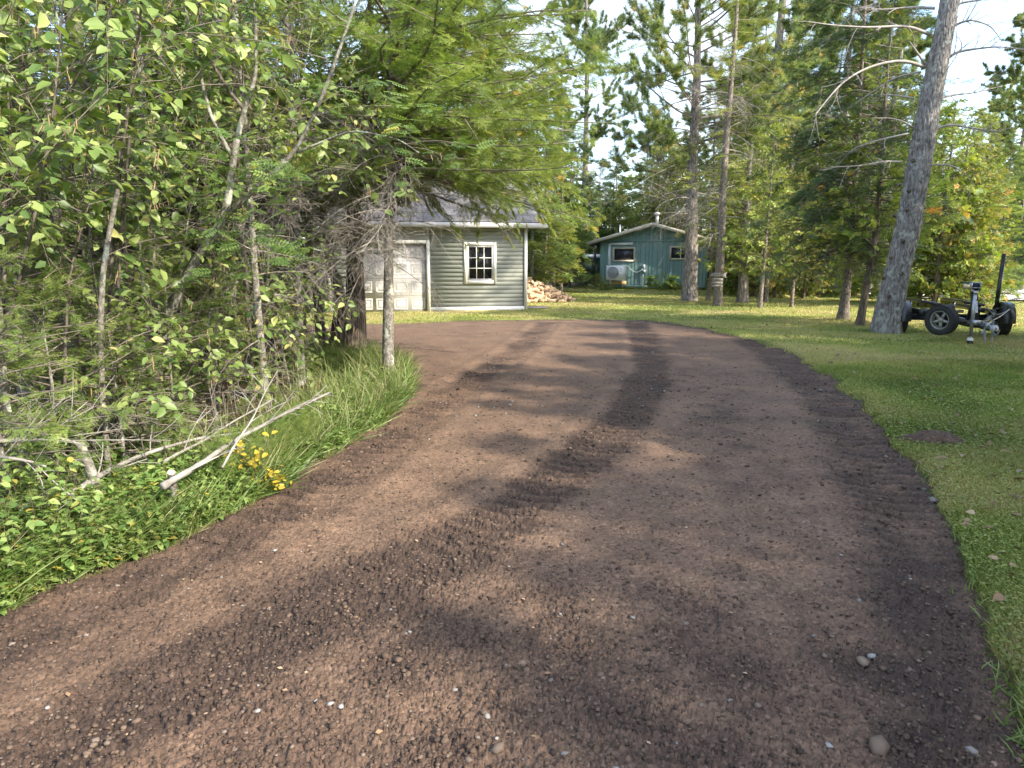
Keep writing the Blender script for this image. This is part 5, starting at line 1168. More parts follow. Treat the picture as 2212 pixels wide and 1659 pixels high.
conifer('cedar_tree', 'cedar with a curved dark trunk and feathery crown beside the leaning pine', 'tree', lJ, 8.8, .10, 1.25, 1.9, 150, 23, F_CED, K_CED, FR_NEAR, size=.32, style='cedar', per_m=10,
    path=np.vstack([[0, 0, -.1], rel(lJ, (1866, 650, Y), (1880, 570, Y), (1893, 500, Y), (1902, 380, Y), (1912, 220, Y), (1925, 60, Y), (1930, -20, Y))]), flare=.5, dead=(12, 1.0, 2.2, .7, .01, 5, 3))
# leaning pine K
lK = gp(1915, 724); Y = lK[1]
rtK = thing('leaning_pine', 'big grey pine trunk leaning right over the boat trailer', 'tree', lK)
pK = np.vstack([[0, 0, -.15], rel(lK, (1928, 640, Y-.05), (1945, 560, Y-.1), (1962, 490, Y-.15), (1983, 370, Y-.2), (2003, 250, Y-.25), (2027, 130, Y-.3), (2052, 0, Y-.35), (2085, -180, Y-.4), (2115, -420, Y-.5), (2140, -700, Y-.6))])
B = Buf(); QK = trunk(B, pK, .275*np.array([1, .93, .90, .87, .82, .76, .68, .60, .48, .33, .12]), 120, .34, .045, 5, k=520, rid=(26, 4.5, .020)); B.build('trunk', K_OLD, rtK, True)
rk_ = np.random.RandomState(55); B = Buf()
def limb(B, base_uv, pts, r0, Yb, dY=0):      # dead limb drawn through photo points
    P = rel(lK, (*base_uv, Yb), *[(u, v, Yb+dY*(i+1)/len(pts)) for i, (u, v) in enumerate(pts)])
    t = np.linspace(0, 1, 18); Q = lerp_path(P, t)
    for _ in range(2): Q[1:-1] = (Q[:-2]+Q[1:-1]*2+Q[2:])/4
    B.tube(Q, r0*(1-.8*t), 6); return Q
def K_limb(name, base, pts, r0, dY, tw=9):
    B = Buf(); Q = limb(B, base, pts, r0, Y-.25, dY); R = r0*(1-.8*np.linspace(0, 1, 18))
    c, cr_, _ = child(Q[None], R[None], tw, .2, 1, .45, 50, rk_, .05, 5, -.05, .45, .25); V, F = mtube(c, np.maximum(cr_, .003), 4); B.add(V, F)
    c2, cr2, _ = child(c, cr_, 4, .2, 1, .16, 50, rk_, 0, 4, 0, .6, .3); V, F = mtube(c2, np.maximum(cr2, .0022), 3); B.add(V, F)
    B.build(name, K_TWIG, rtK)
K_limb('dead_limb', (2010, 75), [(1960, 55), (1880, 60), (1800, 55), (1735, 45)], .035, -.6)
K_limb('dead_limb', (1998, 145), [(1950, 128), (1880, 142), (1820, 175), (1775, 230), (1760, 250)], .035, -1.0, 14)
K_limb('dead_limb', (2000, 140), [(1975, 105), (1965, 90)], .03, -.3, 3)
K_limb('dead_limb', (1990, 155), [(1930, 168), (1860, 215), (1800, 255)], .022, .8)
K_limb('dead_limb', (1975, 212), [(1930, 205), (1890, 205)], .022, .4, 4)
K_limb('dead_limb', (1972, 275), [(1950, 262), (1925, 255), (1885, 255)], .022, -.3, 4)
K_limb('dead_limb', (1965, 288), [(1900, 302), (1850, 318), (1835, 328)], .024, .5, 7)
K_limb('dead_limb', (1948, 350), [(1910, 348), (1860, 358), (1780, 362)], .024, -.4, 8)
K_limb('dead_limb', (2035, 75), [(2070, 50), (2100, 42), (2140, 55), (2165, 90)], .032, -.5, 12)
K_limb('dead_limb', (2030, 140), [(2065, 112), (2110, 105), (2160, 100), (2215, 108)], .036, -.7, 14)
K_limb('dead_limb', (2020, 215), [(2060, 205), (2110, 200), (2165, 185)], .030, .5, 9)
K_limb('dead_limb', (2005, 285), [(2050, 268), (2090, 275), (2150, 285), (2190, 275)], .034, -.6, 14)
K_limb('dead_limb', (1995, 358), [(2030, 355), (2060, 358), (2090, 380), (2107, 405)], .022, -.5, 3)
K_limb('dead_limb', (2040, 20), [(2080, 5), (2120, 0), (2165, -10)], .032, -.3, 8)
K_limb('dead_limb', (2020, 18), [(1975, 15), (1900, 22), (1850, 12)], .032, .5, 8)
K_limb('dead_limb', (2015, 190), [(2035, 165), (2060, 130), (2072, 112)], .018, -.6, 5)
FB = Buf(); LB = Buf(); n = 30; z = 11+6*rk_.rand(n); az = rk_.rand(n)*6.28; Ls = 1.2+1.8*rk_.rand(n)
P = limb_paths(rk_, QK, z, az, Ls, .3+.2*rk_.randn(n), .1+.1*rk_.randn(n)); rad = (.012*Ls+.01)[:, None]*np.linspace(1, .2, 6)[None]; V, F = mtube(P, rad, 5); LB.add(V, F)
c, cr_, _ = child(P, rad, 7, .3, 1, .7, 42, rk_, .25, 4, -.1, .5, .1); V, F = mtube(c, np.maximum(cr_, .004), 3); LB.add(V, F); LB.build('branches', K_LIMB, rtK)
bi = np.repeat(np.arange(len(c)), 6); p, d = pts_on(c, bi, .3+.7*rk_.rand(len(bi))); addinst(FB, TUFT[0], p, nrm(d+[0, 0, .5]+.3*rk_.randn(len(bi), 3)), rk_.randn(len(bi), 3), .2*(.7+.5*rk_.rand(len(bi))), 0, rk_.rand(len(bi))); FB.build('crown', F_PINE, rtK)
for u, v in ((1965, 452), (1938, 465), (1956, 520), (1930, 556), (1948, 398), (1925, 640), (1952, 590), (1990, 300), (1978, 345), (1915, 600), (1968, 410)):
    B = Buf(); p = at(u, v, Y-.42)-lK; B.lathe([(.001, .004), (.022, .008), (.034, -.004), (.045, -.06)], p+[0, .04, 0], (rk_.randn()*.3, -1, .2), 9); B.build('knot', K_DARK, rtK)

# --- shared far trees, copied
protoset = {}
def pset(key, fn): protoset[key] = (fn, None)
far = {}
def place(key, loc, rz, s, label, group, maker, cat='tree', sxy=None):
    if key not in far: far[key] = maker(label, loc, rz, group); far[key].scale = (s*(sxy or 1), s*(sxy or 1), s); return far[key]
    return dup(far[key], loc, rz, label, group, (s*(sxy or 1), s*(sxy or 1), s))
def mk_spr(seed, fol, bk=K_SPR, H=11, Lm=1.9, zc=1.0, T=SP_FAR, nb=105, size=.62, dead=(14, .6, 4, 1.2, .012, 5, 0), nm='spruce_tree', pm=11, dtw=None): 
    return lambda lb, loc, rz, g: conifer(nm, lb, 'tree', loc, H, H*.011, zc, Lm, nb, seed, fol, bk, T, size=size, per_m=pm, group=g, rz=rz, dead=dead, dtw=dtw)[0]
def mk_ced(seed, fol, H=8, Lm=1.8, zc=.35, nb=125): 
    return lambda lb, loc, rz, g: conifer('cedar_tree', lb, 'tree', loc, H, H*.013, zc, Lm, nb, seed, fol, K_CED, FR_FAR, size=.42, style='cedar', per_m=10, group=g, rz=rz, prof=([0, .15, .5, .85, 1], [.6, 1, .85, .45, .1]))[0]
def mk_pin(seed, H=16, Lm=2.6, zc=5): 
    return lambda lb, loc, rz, g: conifer('pine_tree', lb, 'tree', loc, H, H*.014, zc, Lm, 50, seed, F_PINE, K_PINE, None, size=.21, style='pine', group=g, rz=rz, dead=(20, 2.5, zc+1, 2.0, .018, 5, 0), prof=([0, .2, .6, 1], [.7, 1, .8, .25]))[0]
def mk_dec(seed, fol, H=9, nm='broadleaf_tree', ls=.16, nst=1, bk=K_FIR):
    def f(lb, loc, rz, g):
        rng = np.random.RandomState(seed); root = thing(nm, lb, 'tree', loc, rz, g); B = Buf()
        path = np.stack([.1*rng.randn(6), .1*rng.randn(6), np.linspace(0, 1, 6)*H], 1); path[0, :2] = 0; Q = trunk(B, path, H*.012*(1-.9*np.linspace(0, 1, 6)), 10, .2, .05, seed); B.build('trunk', bk, root, True)
        n = 40; z = H*(.2+.78*rng.rand(n)); P = limb_paths(rng, Q, z, rng.rand(n)*6.28, H*.26*(1.15-z/H)*(.6+.8*rng.rand(n)), .6+.3*rng.randn(n), .1+0*z); rad = np.tile(np.linspace(.03, .008, 6), (n, 1)); B = Buf(); V, F = mtube(P, rad, 5); B.add(V, F)
        c, cr_, _ = child(P, rad, 6, .2, 1, H*.09, 45, rng, .2, 4, 0, .6, .2); V, F = mtube(c, cr_, 3); B.add(V, F); B.build('branches', K_LIMB, root)
        bi = np.repeat(np.arange(len(c)), 22); p, d = pts_on(c, bi, rng.rand(len(bi))); B = Buf()
        addinst(B, LEAF2, p+.16*rng.randn(len(bi), 3), nrm(d+rng.randn(len(bi), 3)+[0, 0, -.3]), rng.randn(len(bi), 3)+[0, 0, 1], ls*(.6+.8*rng.rand(len(bi))), 0, rng.rand(len(bi))); B.build('crown', fol, root)
        return root
    return f
ra = np.random.RandomState(91)
S1, S2, S3 = mk_spr(31, F_SPR), mk_spr(32, F_DRK, H=12, Lm=2.3), mk_spr(33, F_YSP, H=10, Lm=1.7, bk=K_FIR)
C1, C2, C3 = mk_ced(41, F_CED), mk_ced(42, F_CEDY), mk_ced(43, F_CED, H=9, Lm=2.1)
P1, P2 = mk_pin(51), mk_pin(52, 15, 2.3, 4)
D1 = mk_dec(61, F_LIME)
# group between garage and cabin
gA = 'spruces between the garage and the cabin'
for i, (u, v, Y_, s, k, lb) in enumerate([
    (1150, 640, 31, .82, 'S3', 'pale stemmed spruce behind the firewood heap, close to the garage corner'),
    (1178, 630, 34, .95, 'S1', 'green spruce rising straight behind the firewood heap'),
    (1196, 628, 36, .80, 'S3', 'thin whitish stemmed spruce right of the firewood heap'),
    (1212, 626, 38, .92, 'S1', 'spruce with low branches just left of the lean-to roof'),
    (1230, 624, 44, .80, 'S2', 'dark spruce behind the lean-to'),
    (1160, 625, 41, 1.05, 'S2', 'dark tall spruce seen above the right end of the garage roof'),
    (1198, 620, 47, .95, 'S1', 'distant spruce seen over the firewood heap'),
    (1110, 640, 34, .95, 'S1', 'spruce hidden mostly behind the garage roof slope'),
    (1060, 640, 33, 1.1, 'S2', 'dark spruce rising behind the middle of the garage roof'),
    (985, 640, 34, 1.1, 'S1', 'spruce rising behind the left half of the garage roof'),
    (900, 640, 33, 1.15, 'S2', 'dark spruce behind the garage left of its window'),
    (820, 640, 32, 1.1, 'S1', 'spruce behind the garage above the panelled door')]):
    p = at(u, v, Y_); place(k, (p[0], p[1], 0), ra.rand()*6.28, s, lb, gA, {'S1': S1, 'S2': S2, 'S3': S3}[k])
gB = 'dark wood behind the cabin'
for i in range(26):
    u = 1215+ra.rand()*520; Y_ = 52+ra.rand()*14; k = ['S1', 'S2', 'S2', 'S3'][ra.randint(4)]; p = at(u, 600, Y_)
    place(k, (p[0], p[1], 0), ra.rand()*6.28, .72+.3*ra.rand(), 'evergreen in the dark wood behind the teal cabin', gB, {'S1': S1, 'S2': S2, 'S3': S3}[k], sxy=1.25)
gC = 'yellowing broadleaf trees behind the cabin'
for i, (u, Y_, s, lb) in enumerate([(1425, 51, 1.05, 'yellow green broadleaf tree rising behind the cabin chimney'), (1475, 53, 1.15, 'yellow green broadleaf tree behind the cabin, beside the thick pine'), (1335, 56, .8, 'small yellow green broadleaf tree behind the left half of the cabin roof'), (1640, 45, .9, 'yellowing broadleaf tree behind the swing set'), (1712, 44, .95, 'yellowing broadleaf tree right of the swing set')]):
    p = at(u, 600, Y_); place('D1', (p[0], p[1], 0), ra.rand()*6.28, s, lb, gC, D1)
# mass right of the name board spruce
gD = 'evergreens behind the swing set'
for i, (u, Y_, s, k, lb) in enumerate([
    (1600, 34, 1.45, 'S3', 'tall sunny spruce just right of the name board spruce'), (1650, 37, 1.55, 'P1', 'tall pine above the swing set'), (1625, 43, 1.5, 'S1', 'tall spruce far behind the name boards'),
    (1700, 40, 1.45, 'S3', 'tall sunny spruce behind the small lone cedar'), (1745, 39, 1.35, 'S1', 'green spruce left of the stout pale trunk'), (1560, 46, 1.2, 'P2', 'pine rising behind the right end of the cabin'),
    (1780, 46, 1.4, 'S2', 'dark spruce behind the stout pale trunk'), (1840, 40, 1.25, 'S1', 'spruce between the stout pale trunk and the leaning pine'), (1590, 50, 1.3, 'S2', 'dark spruce behind the right end of the cabin'), (1670, 48, 1.3, 'S2', 'dark spruce in the distance behind the swing set'), (1880, 48, 1.1, 'P2', 'distant pine left of the leaning pine crown')]):
    p = at(u, 600, Y_); place(k, (p[0], p[1], 0), ra.rand()*6.28, s, lb, gD, {'S1': S1, 'S2': S2, 'S3': S3, 'P1': P1, 'P2': P2}[k])
gE = 'cedars beside the swing set'
for i, (u, v, s, k, lb) in enumerate([(1590, 640, .75, 'C1', 'green cedar behind the thick trunked cedar'), (1625, 642, .8, 'C3', 'full cedar over the red bench swing'), (1672, 645, .72, 'C2', 'yellowing cedar right of the swing set legs'), (1748, 640, .85, 'C1', 'green cedar left of the low grass mound'), (1735, 648, .62, 'C2', 'short yellowing cedar near the small lone cedar'), (1770, 634, .8, 'C3', 'cedar behind the low grass mound'), (1845, 642, .95, 'C3', 'full cedar behind the dark drooping spruce'), (1815, 636, 1.05, 'C1', 'tall cedar between the two stout trunks'), (1868, 655, .85, 'C1', 'green cedar behind the curved cedar trunk')]):
    p = G(u, v); place(k, (p[0], p[1], 0), ra.rand()*6.28, s, lb, gE, {'C1': C1, 'C2': C2, 'C3': C3}[k])
gF = 'cedars along the right side of the lawn'
for i, (u, v, s, k, lb) in enumerate([(1985, 664, .80, 'C1', 'cedar directly right of the leaning pine trunk'), (2018, 668, .78, 'C3', 'dense cedar above the trailer spare wheel'), (2052, 664, .86, 'C2', 'yellowing cedar with orange tips behind the trailer winch'), (2086, 668, .70, 'C2', 'yellowing cedar behind the trailer coupler'), (2118, 662, .66, 'C1', 'green cedar left of the trailer guide post'), (2005, 648, .95, 'C2', 'taller yellowing cedar seen beside the leaning trunk'), (2148, 650, .62, 'S1', 'small spruce behind the trailer guide post'), (2100, 640, .85, 'S3', 'sunny spruce behind the yellowing cedars'), (2060, 640, .95, 'C1', 'tall green cedar behind the orange tipped cedar')]):
    p = G(u, v); place(k, (p[0], p[1], 0), ra.rand()*6.28, s, lb, gF, {'C1': C1, 'C2': C2, 'C3': C3, 'S1': S1, 'S3': S3}[k])
gG = 'far trees at the right edge'
for i, (u, Y_, s, k, lb) in enumerate([(2170, 42, .95, 'P1', 'far pine against the sky near the right edge'), (2205, 38, 1.0, 'P2', 'far pine at the right edge of the picture'), (2120, 55, .92, 'P2', 'far pine left of the right edge pines'), (2062, 60, .92, 'S1', 'far pointed spruce right of the leaning trunk'), (2085, 70, .9, 'S2', 'distant dark spruce right of the leaning trunk'), (2140, 36, .62, 'S3', 'mid green spruce below the far pines'), (2190, 33, .7, 'S1', 'green spruce at the right edge behind the parked car'), (2240, 34, .9, 'S2', 'dark spruce just at the right picture edge')]):
    p = at(u, 600, Y_); place(k, (p[0], p[1], 0), ra.rand()*6.28, s, lb, gG, {'S1': S1, 'S2': S2, 'S3': S3, 'P1': P1, 'P2': P2}[k])
gH = 'distant tree line'
for i in range(46):
    a = radians(-50+100*(i+ra.rand())/46); d = 95+ra.rand()*30; k = ['S1', 'S2', 'P1', 'S2'][ra.randint(4)]
    place(k, (d*sin(a), d*cos(a), 0), ra.rand()*6.28, .75+.4*ra.rand(), 'evergreen in the distant tree line', gH, {'S1': S1, 'S2': S2, 'P1': P1}[k], sxy=1.9)
# near dark tree at the right edge
conifer('spruce_tree', 'dark spruce overhanging the trailer from the right picture edge', 'tree', (12.3, 13.6, 0), 11, .15, .5, 2.4, 150, 71, F_DRK, K_SPR, SP_MID, size=.42, per_m=10, dead=(20, .5, 4, 1.6, .012, 6, 3))
mk_dec(72, F_ALD, H=8.5, ls=.10)('broadleaf tree with thin dark branches at the top right picture edge', (11.6, 11.6, 0), 1.0, None)
# ------------------------------------------------------------------ woodland on the left
L1 = gp(838, 834); Y = L1[1]; rng1 = np.random.RandomState(101)
conifer('fir_tree', 'fir with a straight ringed grey trunk standing in the grass at the driveway edge', 'tree', L1, 10.5, .082, 2.72, 2.35, 130, 101, F_FIR, K_FIR, SP_MID, size=.19, per_m=34,
    path=np.vstack([[0, 0, -.12], rel(L1, (838, 760, Y), (839, 650, Y), (840, 540, Y), (841, 440, Y), (842, 300, Y), (842, 100, Y), (842, -200, Y), (842, -700, Y))]), dead=(46, 1.5, 3.1, 1.35, .010, 9, 6), az_bias=(.1, .8, .8), flare=.12, prof=([0, .2, .5, 1], [1, 1, .7, .1]), trunk_sides=24, droop=.0, zpow=1.7)
L2 = gp(767, 776); Y = L2[1]
conifer('cedar_tree', 'old cedar with a thick shaggy trunk in front of the garage door edge', 'tree', L2, 10.5, .185, 3.2, 3.15, 165, 102, F_CED, K_CED, FR_NEAR, size=.17, style='cedar', per_m=32,
    path=np.vstack([[0, 0, -.12], rel(L2, (768, 700, Y), (768, 620, Y), (766, 540, Y), (764, 440, Y), (770, 300, Y), (790, 150, Y), (800, 0, Y), (800, -220, Y))]), dead=(44, 1.9, 3.4, 1.7, .011, 9, 5), az_bias=(.15, .8, .65), flare=.3, prof=([0, .2, .55, 1], [1, 1, .75, .15]), trunk_sides=90, tk=260, rid=(34, .9, .012), zpow=1.7)
L3 = gp(728, 749); Y = L3[1]
conifer('cedar_tree', 'dark cedar with a bulging trunk bent to the left behind the shaggy cedar', 'tree', L3, 9, .15, 3.4, 2.5, 80, 103, F_CED, K_DARK, FR_NEAR, size=.24, style='cedar', per_m=18,
    path=np.vstack([[0, 0, -.12], rel(L3, (733, 700, Y), (738, 655, Y), (728, 610, Y), (712, 570, Y), (700, 500, Y), (695, 380, Y), (690, 200, Y), (690, -50, Y))]), dead=(30, 1.8, 3.6, 1.3, .010, 7, 4), trunk_sides=28)
L4 = gp(694, 747); Y = L4[1]
conifer('cedar_tree', 'slimmer cedar leaning left beside the bulging dark cedar', 'tree', L4, 8, .11, 3.2, 2.0, 60, 104, F_CED, K_CED, FR_NEAR, size=.24, style='cedar', per_m=18,
    path=np.vstack([[0, 0, -.12], rel(L4, (692, 700, Y), (684, 640, Y), (672, 560, Y), (664, 470, Y), (655, 350, Y), (650, 150, Y), (650, -50, Y))]), dead=(24, 1.6, 3.4, 1.2, .010, 7, 4))
L5 = gp(648, 828); Y = L5[1]
conifer('fir_tree', 'pale barked fir with lichen patches in the long grass', 'tree', L5, 9.5, .070, 2.6, 2.0, 70, 105, F_FIR, K_FIR, SP_MID, size=.25, per_m=18,
    path=np.vstack([[0, 0, -.12], rel(L5, (645, 720, Y), (644, 600, Y), (640, 480, Y), (636, 350, Y), (632, 200, Y), (630, 0, Y), (628, -250, Y), (628, -520, Y))]), dead=(50, 1.2, 3.6, 1.3, .009, 9, 6), az_bias=(.3, 1, .6), trunk_sides=20)
L6 = gp(577, 888); Y = L6[1]
conifer('fir_tree', 'slim grey fir stem rising from the grass behind the fallen branches', 'tree', L6, 7.5, .045, 2.7, 1.2, 46, 106, F_SPR, K_FIR, SP_NEAR, size=.3, per_m=9, lean=(-.02, 0), dead=(26, .8, 2.8, .8, .006, 7, 4), trunk_sides=14)
L7 = gp(546, 862); Y = L7[1]
conifer('fir_tree', 'dark slim stem just left of the grey fir stem', 'tree', L7, 7, .035, 2.9, 1.1, 40, 107, F_SPR, K_DARK, SP_NEAR, size=.3, per_m=9, lean=(.01, 0), dead=(20, .8, 2.8, .8, .006, 6, 4))
# copies filling the interior of the wood
gW = 'firs inside the left hand wood'
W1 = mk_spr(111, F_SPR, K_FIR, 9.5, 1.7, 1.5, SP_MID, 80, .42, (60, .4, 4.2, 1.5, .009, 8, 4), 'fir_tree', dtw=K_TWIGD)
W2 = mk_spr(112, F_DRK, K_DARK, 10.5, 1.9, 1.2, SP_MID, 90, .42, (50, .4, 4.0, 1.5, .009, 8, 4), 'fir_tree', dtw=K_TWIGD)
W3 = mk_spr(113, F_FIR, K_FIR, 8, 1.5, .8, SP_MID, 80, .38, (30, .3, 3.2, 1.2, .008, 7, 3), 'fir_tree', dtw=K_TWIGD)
wood = [(500, 800, 'W1', 1, 'grey stemmed fir behind the slim dark stem'), (455, 810, 'W2', .95, 'dark fir in the shade right of the rowan'), (410, 830, 'W1', .9, 'grey fir behind the rowan stem'), (360, 850, 'W3', .85, 'bright fir left of the rowan'),
    (300, 800, 'W2', 1, 'dark fir deep in the wood behind the cut sapling'), (240, 840, 'W1', .95, 'grey fir just left of the cut sapling'), (170, 860, 'W3', .8, 'bright fir behind the cut stump'), (110, 800, 'W2', 1.05, 'dark fir above the left fallen branches'),
    (50, 850, 'W1', .95, 'grey fir near the left picture edge'), (-30, 800, 'W2', 1.05, 'dark fir crossing the left picture edge'), (600, 760, 'W2', 1.0, 'dark fir behind the pale barked fir'), (560, 750, 'W1', 1.1, 'tall grey fir behind the dark slim stem'),
    (655, 775, 'W3', 1.15, 'sunlit fir left of the bent cedars'), (490, 740, 'W2', 1.1, 'dark fir far inside the wood behind the rowan'), (390, 745, 'W1', 1.15, 'grey fir far inside the wood left of the rowan'), (310, 740, 'W2', 1.15, 'second dark fir far behind the cut sapling'),
    (215, 745, 'W1', 1.1, 'grey fir far behind the cut stump'), (120, 740, 'W2', 1.2, 'dark fir far behind the left fallen branches'), (20, 745, 'W1', 1.1, 'grey fir far behind the left picture edge'), (-90, 740, 'W2', 1.1, 'dark fir beyond the left picture edge')]
for i, (u, v, k, s, lb) in enumerate(wood):
    p = gp(u, v); place(k, (p[0], p[1], p[2]), ra.rand()*6.28, s, lb, gW, {'W1': W1, 'W2': W2, 'W3': W3}[k])
gX = 'woodland beyond the driveway branch'
for i in range(20):
    x = -6.8-ra.rand()*22; y = 19+ra.rand()*20; k = ['S1', 'S2', 'S1', 'S3'][ra.randint(4)]
    place(k, (x, y, 0), ra.rand()*6.28, .9+.35*ra.rand(), 'evergreen in the wood beyond the left driveway branch', gX, {'S1': S1, 'S2': S2, 'S3': S3}[k], sxy=1.2)
for i in range(12):
    x = -9-ra.rand()*9; y = 2+ra.rand()*10; k = ['W1', 'W2'][ra.randint(2)]
    place(k, (x, y, -.1), ra.rand()*6.28, .9+.3*ra.rand(), 'evergreen deep in the left hand wood', 'evergreens deep in the left hand wood', {'W1': W1, 'W2': W2}[k])

# young firs close to the camera
gY = 'young firs along the left bank'
def mk_young(seed, H=2.4, Lm=.85): return lambda lb, loc, rz, g: conifer('young_fir', lb, 'young fir', loc, H, .020, .12, Lm, 52, seed, F_FIR, K_FIR, SP_NEAR, size=.26, per_m=16, group=g, rz=rz, dead=(10, .1, .8, .5, .004, 5, 3), droop=-.05)[0]
Y1, Y2 = mk_young(121), mk_young(122, 1.7, .75)
for i, (u, v, k, s, lb) in enumerate([(30, 1175, 'Y1', .80, 'bright young fir at the left picture edge under the leaning stem'), (-70, 1120, 'Y1', 1.25, 'tall young fir crossing the left picture edge'), (140, 1105, 'Y2', .95, 'young fir between the cut stump and the left picture edge'),
    (275, 1065, 'Y2', .80, 'young fir right behind the cut stump'), (95, 1050, 'Y1', 1.05, 'taller young fir behind the cut stump'), (385, 1000, 'Y1', .8, 'shaded young fir behind the fallen branches'), (470, 960, 'Y2', 1.0, 'shaded young fir left of the slim grey stem'),
    (225, 1000, 'Y1', 1.15, 'tall young fir behind the cut sapling'), (340, 930, 'Y1', 1.25, 'tall shaded young fir below the rowan leaves'), (600, 850, 'Y2', .8, 'small young fir at the foot of the pale barked fir'), (0, 1020, 'Y1', 1.5, 'tallest young fir near the left picture edge')]):
    p = gp(u, v); place(k, p, ra.rand()*6.28, s, lb, gY, {'Y1': Y1, 'Y2': Y2}[k], cat='young fir')

# alders
M_CATK = plain('catkin', (.26, .18, .09), .8)
def alder(seed, base, H, lean, label, nst=4, ls=.075, fol=F_ALD, dens=1.0, r0=.018, name='alder_shrub', t0=.36):
    rng = np.random.RandomState(seed); root = thing(name, label, 'shrub', base, 0, 'alders along the left bank')
    Ps = []; SB = Buf()
    for i in range(nst):
        h = H*(.7+.4*rng.rand()); dx = lean[0]+.35*rng.randn(); dy = lean[1]+.35*rng.randn(); t = np.linspace(0, 1, 8)
        P = np.stack([.12*rng.randn()+dx*t**1.4*h*.35+.05*np.sin(t*7+i), .12*rng.randn()+dy*t**1.4*h*.35+.05*np.cos(t*6+i), t*h-.08], 1)
        B = Buf(); B.tube(P, r0*(1.15-t)*(.7+.5*rng.rand()), 8); B.build('stem', K_DARK if i != 1 else K_FIR, root, True); Ps.append(P)
    P = np.array(Ps); R = np.full((nst, 8), r0*.6)
    c, r1, _ = child(P, R, int(10*dens), t0, 1, H*.30, 50, rng, .15, 6, .25, .5, .18); B = Buf(); V, F = mtube(c, np.maximum(r1, .003), 5); B.add(V, F)
    c2, r2, _ = child(c, r1, 5, .15, 1, .42, 45, rng, .0, 5, .25, .6, .2); V, F = mtube(c2, np.maximum(r2, .0014), 3); B.add(V, F); B.build('branches', K_LIMB, root)
    bi = np.repeat(np.arange(len(c2)), 6); t = (np.tile(np.arange(6), len(c2))+.5)/6; p, d = pts_on(c2, bi, t); n = len(p)
    s = np.where(np.arange(n) % 2, 1., -1.)[:, None]; sd_ = nrm(np.cross(d, (0, 0, 1.))); ax = nrm(d*.5+sd_*s*.9+np.array([0, 0, -.35])+.3*rng.randn(n, 3))
    up = nrm(np.tile([.25, -.35, .85], (n, 1))+.45*rng.randn(n, 3)); FB = Buf(); addinst(FB, LEAFT, p+ax*.012, ax, up, ls*(.55+.7*rng.rand(n)), 0, rng.rand(n))
    FB.build('leaves', fol, root)
    k = rng.rand(len(c2)) < .22; q, d = pts_on(c2[k], np.arange(k.sum()), np.full(k.sum(), .97)); 
    if k.sum():
        CB = Buf()
        for j in range(3):
            e = q+.02*rng.randn(len(q), 3); t4 = np.linspace(0, 1, 3)[None, :, None]; PP = e[:, None]+np.array([0, 0, -.055])*t4+.012*rng.randn(len(q), 1, 3)*t4
            V, F = mtube(PP, np.tile([.0022, .004, .002], (len(q), 1)), 5); CB.add(V, F)
        CB.build('catkins', M_CATK, root)['kind'] = 'stuff'
    return root
def ap(u, v): return gp(u, v)
alder(201, ap(60, 1120), 3.7, (.2, .1), 'leafy alder nearest the camera at the left picture edge', 4, .088, t0=.52)
alder(202, ap(-160, 1120), 4.0, (.4, -.1), 'leafy alder outside the left picture edge reaching into view', 4, .095, t0=.52)
alder(203, ap(180, 1010), 4.2, (.35, -.1), 'alder leaning right above the cut stump', 4, .088, t0=.52)
alder(205, ap(330, 960), 4.5, (.3, -.1), 'alder leaning over the fallen branches', 3, .08, t0=.45)
alder(206, ap(440, 900), 4.8, (.5, -.2), 'tall alder behind the rowan with upper leaves over the driveway', 4, .08, t0=.5)
alder(207, ap(560, 850), 5.0, (.6, -.2), 'tall thin alder near the slim grey stem', 3, .08, dens=.8, t0=.55)
alder(208, ap(120, 920), 4.6, (.2, -.2), 'shaded alder behind the cut sapling', 3, .09)
alder(209, ap(500, 985), 1.5, (.2, 0), 'low alder sprouts among the grass by the slim grey stem', 3, .075, dens=.5, r0=.008)
alder(210, ap(632, 868), 1.8, (.1, 0), 'low alder with round leaves at the foot of the pale barked fir', 3, .08, dens=.5, r0=.008)
alder(211, ap(250, 1085), 1.3, (.1, 0), 'knee high alder sprouts beside the cut stump', 3, .075, dens=.4, r0=.007)

# rowan
FROW_V = []; FROW_F = []; nb_ = 0
for i in range(6):
    for s in (-1, 1):
        a = radians(68); p = np.array([.15+.13*i, 0, 0]); d = np.array([cos(a), s*sin(a), -.08]); sdv = np.array([-s*sin(a)*1, cos(a)*1, 0])*0+nrm(np.cross((0, 0, 1.), d)); l_ = .30*(1-.25*abs(i-2.5)/2.5)
        FROW_V += [p, p+d*l_*.5+sdv*.055, p+d*l_, p+d*l_*.5-sdv*.055]; FROW_F += [[nb_, nb_+1, nb_+2], [nb_, nb_+2, nb_+3]]; nb_ += 4
FROW_V += [np.array([0.86, 0, 0]), np.array([1.0, .05, 0]), np.array([1.14, 0, -.03]), np.array([1.0, -.05, 0])]; FROW_F += [[nb_, nb_+1, nb_+2], [nb_, nb_+2, nb_+3]]; nb_ += 4
FROW_V += [np.array([0, -.006, 0]), np.array([0, .006, 0]), np.array([.9, 0, 0])]; FROW_F += [[nb_, nb_+1, nb_+2]]
FROND = (np.array(FROW_V), np.array(FROW_F))
R0 = gp(330, 985); Y = R0[1]; rw_ = thing('rowan_tree', 'rowan with a forked leaning stem and feathery leaflets in the left wood', 'tree', R0)
rr_ = np.random.RandomState(300)
def seg(nm, pts, r0, r1, mat=K_FIR):
    P = np.array([at(u, v, y)-R0 for u, v, y in pts]); t = np.linspace(0, 1, 20); Q = lerp_path(P, t)
    for _ in range(2): Q[1:-1] = (Q[:-2]+Q[1:-1]*2+Q[2:])/4
    B = Buf(); B.tube(Q, r0+(r1-r0)*t, 10); B.build(nm, mat, rw_, True); return Q
q0 = at(330, 985, Y)
